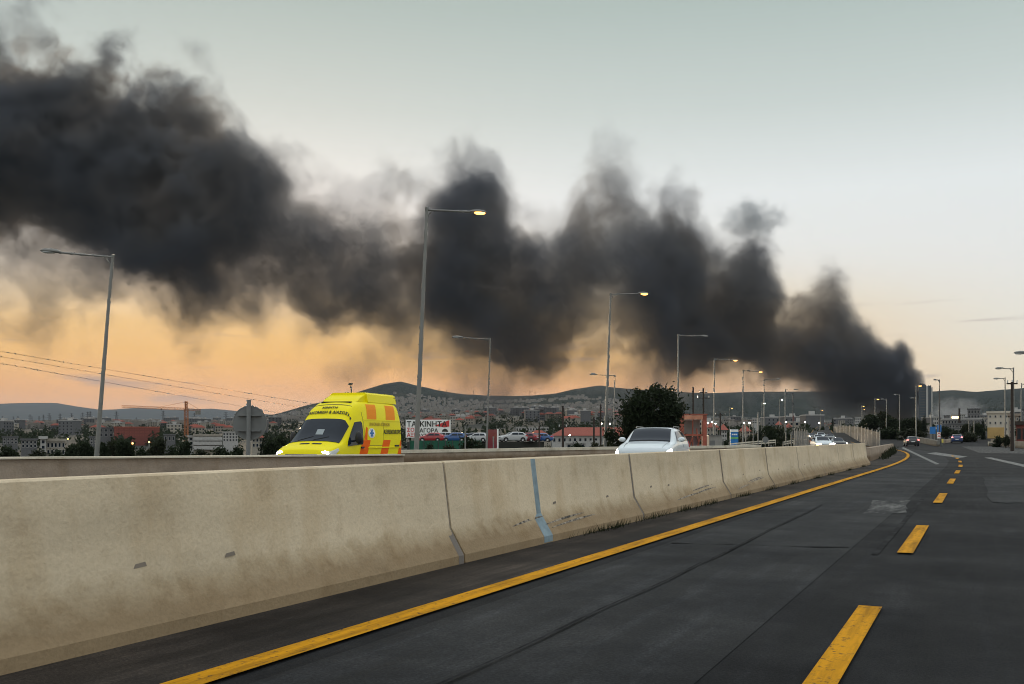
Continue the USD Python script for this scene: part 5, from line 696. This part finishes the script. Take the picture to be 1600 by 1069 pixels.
# the town: nearer houses one by one, the rest as one mass
town = islands('town_walls', [(0, (.22, .20, .18)), (.22, (.12, .11, .10)), (.40, (.42, .39, .36)), (.50, (.15, .13, .12)), (.66, (.24, .16, .13)), (.80, (.33, .31, .30)), (.9, (.10, .10, .10))]); hp = []
ht = np.random.default_rng(21); Hm = []
for i in range(4):
    hp.append(None)
DIM = [(13, 10, 9), (9, 9, 7), (17, 11, 13), (12, 9, 6.5)]; HM = [M['cream'], M['greyb'], M['greyb'], plain('town_beige', (.26, .23, .19), .9)]
def town_house(o, i):
    w, d, h = DIM[i]; part(o, 'wall', bx(-w / 2, w / 2, -d / 2, d / 2, -6, h), HM[i])
    if i in (1, 3): q = np.array([(-w / 2 - .5, -d / 2 - .5, h), (w / 2 + .5, -d / 2 - .5, h), (w / 2 + .5, d / 2 + .5, h), (-w / 2 - .5, d / 2 + .5, h), (-w / 4, 0, h + 2.4), (w / 4, 0, h + 2.4)]); part(o, 'roof', trimesh.Trimesh(q, [[0, 1, 5], [0, 5, 4], [1, 2, 5], [2, 3, 4], [2, 4, 5], [3, 0, 4]], process=False), M['terracotta'])
    else: part(o, 'roof', cat_([bx(-w / 2 - .2, w / 2 + .2, -d / 2 - .2, d / 2 + .2, h, h + .7), bx(-1.5, 2, -1.5, 1.5, h + .7, h + 3)]), M['pale'])
    
    for z in np.arange(1.2, h - 1.5, 3):
        for x in np.linspace(-w / 2 + 1.6, w / 2 - 1.6, 4): part(o, 'window', bx(x - .7, x + .7, -d / 2 - .05, -d / 2 + .05, z, z + 1.4), M['glass'])
ang0 = math.atan2(R_[1], R_[0])
ZONE = [(0, 430, 668, 684, 'flat town house among many on the plain at left', 'town houses on the plain at the left', 90), (640, 1000, 662, 676, 'town house at the foot of the hillside, above the red roof', 'town houses at the foot of the hillside', 90), (1100, 1330, 655, 668, 'town house on the rise left of the oncoming traffic', 'town houses left of the traffic', 36), (1455, 1640, 648, 662, 'house on the rise at the right, below the dark hill', 'houses on the right hand rise', 30)]
k = 0
for a, b, y0, y1, lab, grp, n in ZONE:
    for _ in range(n):
        px, D = ht.uniform(a, b), (ht.uniform(900, 2400) if a < 1100 else ht.uniform(600, 1700)); i = int(ht.integers(0, 4)); loc = onto(px, D); rz = ang0 + ht.choice([0, .3, -.4, .15, 1.57]) + ht.normal(0, .1)
        if hp[i] is None: hp[i] = thing('town_house', lab, 'house', loc, rz, grp); town_house(hp[i], i)
        else: copy(hp[i], 'town_house', lab, 'house', loc, rz, grp)
boxes = []
def far_boxes(n, px0, px1, D0, D1, dens, seed):
    r = np.random.default_rng(seed)
    for _ in range(n):
        px, D = r.uniform(px0, px1), r.uniform(D0, D1); w = onto(px, D)
        if meshkit.fbm(np.array([w[0] / 260, w[1] / 260, 1.7]), 3) < dens: continue
        a = r.uniform(5, 13); b = r.uniform(6, 11); h = r.uniform(3, 9); m = bx(-a / 2, a / 2, -b / 2, b / 2, -8, h); m.apply_transform(trimesh.transformations.rotation_matrix(ang0 + r.normal(0, .5), [0, 0, 1])); m.apply_translation(w); boxes.append(m)
far_boxes(1500, -80, 460, 1300, 3200, .42, 1); far_boxes(3600, 420, 1010, 1700, 3900, .47, 2); far_boxes(700, 1000, 1340, 900, 2800, .44, 3); far_boxes(500, 1440, 1700, 800, 2400, .42, 4)
V = np.vstack([b.vertices for b in boxes]); Fc = np.vstack([b.faces + 8 * i for i, b in enumerate(boxes)])
single('distant_town', trimesh.Trimesh(V, Fc, process=False), town, 'mass of tiny pale houses covering the hillside and plain far off', 'town', None, 'stuff')
# woods between the houses: small leaf clumps in one mass
tb = []; r = np.random.default_rng(9)
for _ in range(4200):
    px = r.choice([r.uniform(-60, 460), r.uniform(420, 1010), r.uniform(1010, 1340), r.uniform(1440, 1700)]); D = r.uniform(380, 4000); w = onto(px, D)
    if meshkit.fbm(np.array([w[0] / 180, w[1] / 180, 7.7]), 3) < .46: continue
    tb.append((w + [0, 0, 2.4], (r.uniform(3, 6.5),) * 2 + (r.uniform(3, 5.5),)))
single('distant_woods', leaves(tb, 120000, 1.2, 12), M['leaf'], 'dark scattered trees among the far houses', 'woods', None, 'stuff')
for i, (px, py, D) in enumerate(((207, 693, 118), (233, 691, 120), (106, 686, 200), (833, 677, 260), (842, 682, 250), (890, 680, 240), (940, 662, 260), (953, 662, 280), (1106, 661, 260), (1113, 660, 280), (1118, 662, 270), (1163, 661, 260), (1171, 661, 250), (432, 697, 160), (1228, 660, 300), (1258, 660, 400), (1280, 661, 420), (1354, 667, 300))):
    z = float(elev(px, D)); H = EYE + (HY - py) * D / F - z; lab = ['yellow lit lamp between the dark trees at left', 'second lit lamp left of the crane mast foot', 'tiny lit lamp near the leaning lamp post', 'yellow lamp at the right end of the parked cars', 'tiny lamp below the left end of the red roof', 'tiny lamp in front of the long red roof', 'white lamp right of the tall lit street lamp', 'white lamp at the left edge of the big tree', 'white lamp just right of the rust red frame', 'middle of three white lamps above the grey cabinet', 'right one of three white lamps above the grey cabinet', 'left of two white lamps above the dark bushes', 'right of two white lamps above the dark bushes', 'tiny lamp right of the round sign', 'white lamp left of the domed building', 'white lamp right of the domed building', 'white lamp above the oncoming cars', 'white lamp at the top of the right fence'][i]
    o = thing('town_lamp', lab, 'lamp', at(px, D, z), ang0, 'small lit town lamps'); part(o, 'pole', bar((0, 0, 0), (0, 0, H), .07, 6), M['steel']); s = trimesh.creation.icosphere(1, .07 + D * .0004); s.apply_translation([0, 0, H]); part(o, 'lamp', s, M['sodium'] if i < 5 else M['lamp_white'], True)
# ---------------------------------------------------------------- fences, rails and signs up the road
def fence(pts, n, name, label, panel, hw=.035):
    a = fine(pts, 8); idx = np.linspace(0, len(a) - 1, n).astype(int); o = thing(name, label, 'fence', (0, 0, 0))
    for p, q in zip(idx[:-1], idx[1:]):
        A, B = a[p], a[q]; g = np.array([[P(A[0], A[2], A[3]), P(A[0], A[1], A[3])], [P(B[0], B[2], B[3]), P(B[0], B[1], B[3])]]); part(o, 'panel', facing(grid(g)), panel); part(o, 'post', bar(P(A[0], A[2], A[3]) - D_ * .1 - [0, 0, .3], P(A[0], A[1], A[3]) - D_ * .1 + [0, 0, .25], hw * A[3] / 60, 5), M['steel'])
    return o
meshy = mat('wire_mesh', {'d': ('principled_bsdf', {'base_color': (.13, .115, .10), 'roughness': .7}), 't': ('transparent_bsdf', {}), 'm': ('mix_closure', {'fac': .5})}, [('t.BSDF', 'm.closure1'), ('d.BSDF', 'm.closure2')], surface='m.closure')
fence([(1374, 676, 700, 120), (1356, 671, 697, 150), (1340, 667, 691, 200), (1322, 666, 684, 270), (1308, 666.5, 679.5, 350), (1301, 667, 674, 450)], 16, 'roadside_fence', 'brownish mesh fence with many posts right of the oncoming cars', meshy)
fence([(1241, 673, 703, 95), (1249, 673, 702, 110), (1257, 674, 701, 128), (1264, 676, 695, 160)], 7, 'roadside_fence', 'grey mesh fence with posts left of the oncoming cars', meshy)
def rail_(pts, name, label):
    a = fine(pts, 4); o = thing(name, label, 'guardrail', (0, 0, 0)); top = np.array([P(*x[[0, 1, 3]]) for x in a]); k = a[:, 3:4] / F
    for dz0, dz1 in ((0, 2.0), (3.2, 5.2)): part(o, 'rail', facing(grid(np.stack([top - [0, 0, 1] * k * dz0, top - [0, 0, 1] * k * dz1 - D_ * .03], 1))), M['parapet'] if False else M['coping'])
    for q in range(0, len(a), 2): b = P(a[q][0], a[q][2], a[q][3]); part(o, 'post', bar([*top[q][:2] + D_[:2] * .08, b[2]], [*top[q][:2] + D_[:2] * .08, top[q][2]], .06, 5), M['steel'])
rail_([(1140, 693, 703, 88), (1165, 690.5, 701, 96), (1190, 688.5, 699, 106), (1212, 687, 696, 118)], 'guardrail', 'double guardrail right of the blue sign')
rail_([(1224, 690, 700, 112), (1240, 687, 697, 125)], 'guardrail', 'short guardrail end left of the fence')
o = thing('marker_board', 'dark grey round marker board at the guardrail end', 'road sign', at(1196, 98, -.6), ang0); c = trimesh.creation.cylinder(.32, .03, sections=24); c.apply_transform(trimesh.transformations.rotation_matrix(math.pi / 2, [1, 0, 0])); c.apply_translation([0, 0, 1.65]); part(o, 'disc', c, M['sign_back']); part(o, 'post', bar((0, .05, 0), (0, .05, 1.7), .04, 6), M['steel'])
wall_along(fine([(1376, 676.5, 686, 330), (1400, 678.5, 689, 250), (1430, 682.5, 693, 190), (1450, 686, 695.5, 160), (1464, 689, 697.5, 140)]), .4, 'gore_wall', 'low dark grey wall curving along the far side of the bend', 'wall', M['wall_grey'])
wall_along(fine([(1476, 687, 694.5, 170), (1490, 685.5, 693.5, 185)]), .35, 'gore_wall', 'short brown wall left of the blue car', 'wall', M['parapet'])
wall_along(fine([(1548, 686.5, 694, 150), (1570, 688.5, 697, 128), (1600, 690, 701, 108), (1680, 694, 712, 80)]), .35, 'side_wall', 'dark low wall along the right side of the slip road', 'wall', M['wall_grey'])
o = thing('concrete_block', 'pale concrete block at the start of the right side wall', 'block', at(1544, 146, -.02), ang0 - .4); part(o, 'block', bx(0, .85, 0, .6, 0, .72), M['coping']); part(o, 'inset', bx(.1, .75, -.02, 0, .05, .55), M['wall_grey'])
def board(px, yt, yb, w, D, m, label, name='road_sign', extra=None):
    k = D / F; z1, z0 = EYE + (HY - yt) * k, EYE + (HY - yb) * k; o = thing(name, label, 'road sign', at(px, D, -.1), ang0); part(o, 'panel', bx(0, w * k, 0, .06, z0 + .1, z1 + .1), m)
    for x in (.2, .8): part(o, 'post', bar((w * k * x, .12, 0), (w * k * x, .12, z1), .05, 6), M['steel'])
    if extra: extra(o, k, z0 + .1, z1 + .1)
    return o
board(1453, 667, 678, 9, 178, M['blue'], 'larger blue road sign right of the hedge, left one'); board(1464, 664, 675, 7, 172, M['blue'], 'blue road sign on the dark tall post, right one')
def chev(o, k, z0, z1):
    h = (z1 - z0) / 3.0
    for i in range(2):
        z = z0 + .12 + i * h * 1.35; part(o, 'chevron', prism([(.3 * k, z), (2.6 * k, z + h * .75), (4.9 * k, z), (4.9 * k, z + h * .5), (2.6 * k, z + h * 1.2), (.3 * k, z + h * .5)], -.02, -.003), M['red'])
board(1464.5, 675.5, 685, 5.2, 165, M['white'], 'red and white chevron board below the blue road sign', 'chevron_sign', chev)
board(1471.5, 686, 692, 2.6, 150, paint('sign_yellow', (.6, .5, .1)), 'small pale yellow marker at the gore nose', 'gore_marker')
# ---------------------------------------------------------------- pale smoke low behind the right hand buildings, and the air itself
def puff(name, label, px, py, D, rx, rz, ry, dens, col, seed):
    c = P(px, py, D); nodes = {'g': ('geometry', {}), 's': ('vector_math', {'math_type': 'subtract', 'vector2': tuple(c)}), 'du': ('vector_math', {'math_type': 'dot_product', 'vector2': tuple(R_ / rx)}), 'dv': ('vector_math', {'math_type': 'dot_product', 'vector2': tuple(D_ / ry)}), 'dz': ('vector_math', {'math_type': 'dot_product', 'vector2': (0, 0, 1 / rz)}),
        'c': ('combine_xyz', {}), 'l': ('vector_math', {'math_type': 'length'}), 'n': ('noise_texture', {'scale': 2.2 / rx, 'detail': 5.0, 'roughness': .55}), 'a': ('math', {'math_type': 'multiply_add', 'value2': -1.0, 'value3': 1.0}), 'nn': ('math', {'math_type': 'multiply_add', 'value2': 2.2}), 'no': ('math', {'math_type': 'subtract', 'value2': 1.1}),
        'r': ('map_range', {'range_type': 'smoothstep', 'from_min': .05, 'from_max': .8, 'to_min': 0.0, 'to_max': dens, 'clamp': True}), 'v': ('principled_volume', {'color': col})}
    m = usdkit.material(stage, '/World/Looks/' + name + '_air', nodes, [('g.position', 's.vector1'), ('s.vector', 'du.vector1'), ('s.vector', 'dv.vector1'), ('s.vector', 'dz.vector1'), ('du.value', 'c.x'), ('dv.value', 'c.y'), ('dz.value', 'c.z'), ('c.vector', 'l.vector1'), ('l.value', 'a.value1'), ('g.position', 'n.vector'), ('n.fac', 'nn.value1'), ('a.value', 'nn.value3'), ('nn.value', 'no.value1'), ('no.value', 'r.value'), ('r.result', 'v.density')], surface=None, volume='v.volume')
    s = trimesh.creation.icosphere(3, 1.0); k = s.vertices * [rx * 1.35, ry * 1.35, rz * 1.35]; w = k[:, :1] * R_ + k[:, 1:2] * D_ + np.stack([0 * k[:, 0], 0 * k[:, 0], k[:, 2]], 1) + c; s.vertices = w; trimesh.repair.fix_normals(s); single(name, s, m, label, 'smoke', None, 'stuff')
puff('pale_smoke', 'pale grey smoke drifting low right of the glass tower', 1492, 650, 1900, 62, 38, 60, .016, (.72, .72, .74), 1)
puff('smoke_puff', 'small detached dark puff of smoke above the plume', 1176, 344, 1190, 46, 30, 34, .034, (.27, .32, .38), 2)
puff('smoke_wisp', 'thin grey wisp of smoke above the dip in the plume', 642, 292, 1185, 52, 30, 40, .009, (.30, .34, .40), 3)

haze_m = usdkit.material(stage, '/World/Looks/haze', {'v': ('principled_volume', {'color': (.70, .78, .92), 'density': 2.4e-5, 'anisotropy': .0})}, [], surface=None, volume='v.volume')
single('haze', bx(-24000, 24000, -24000, 24000, -17.2, 1100), haze_m, 'thin evening haze filling the air between camera and hills', 'haze', None, 'stuff')
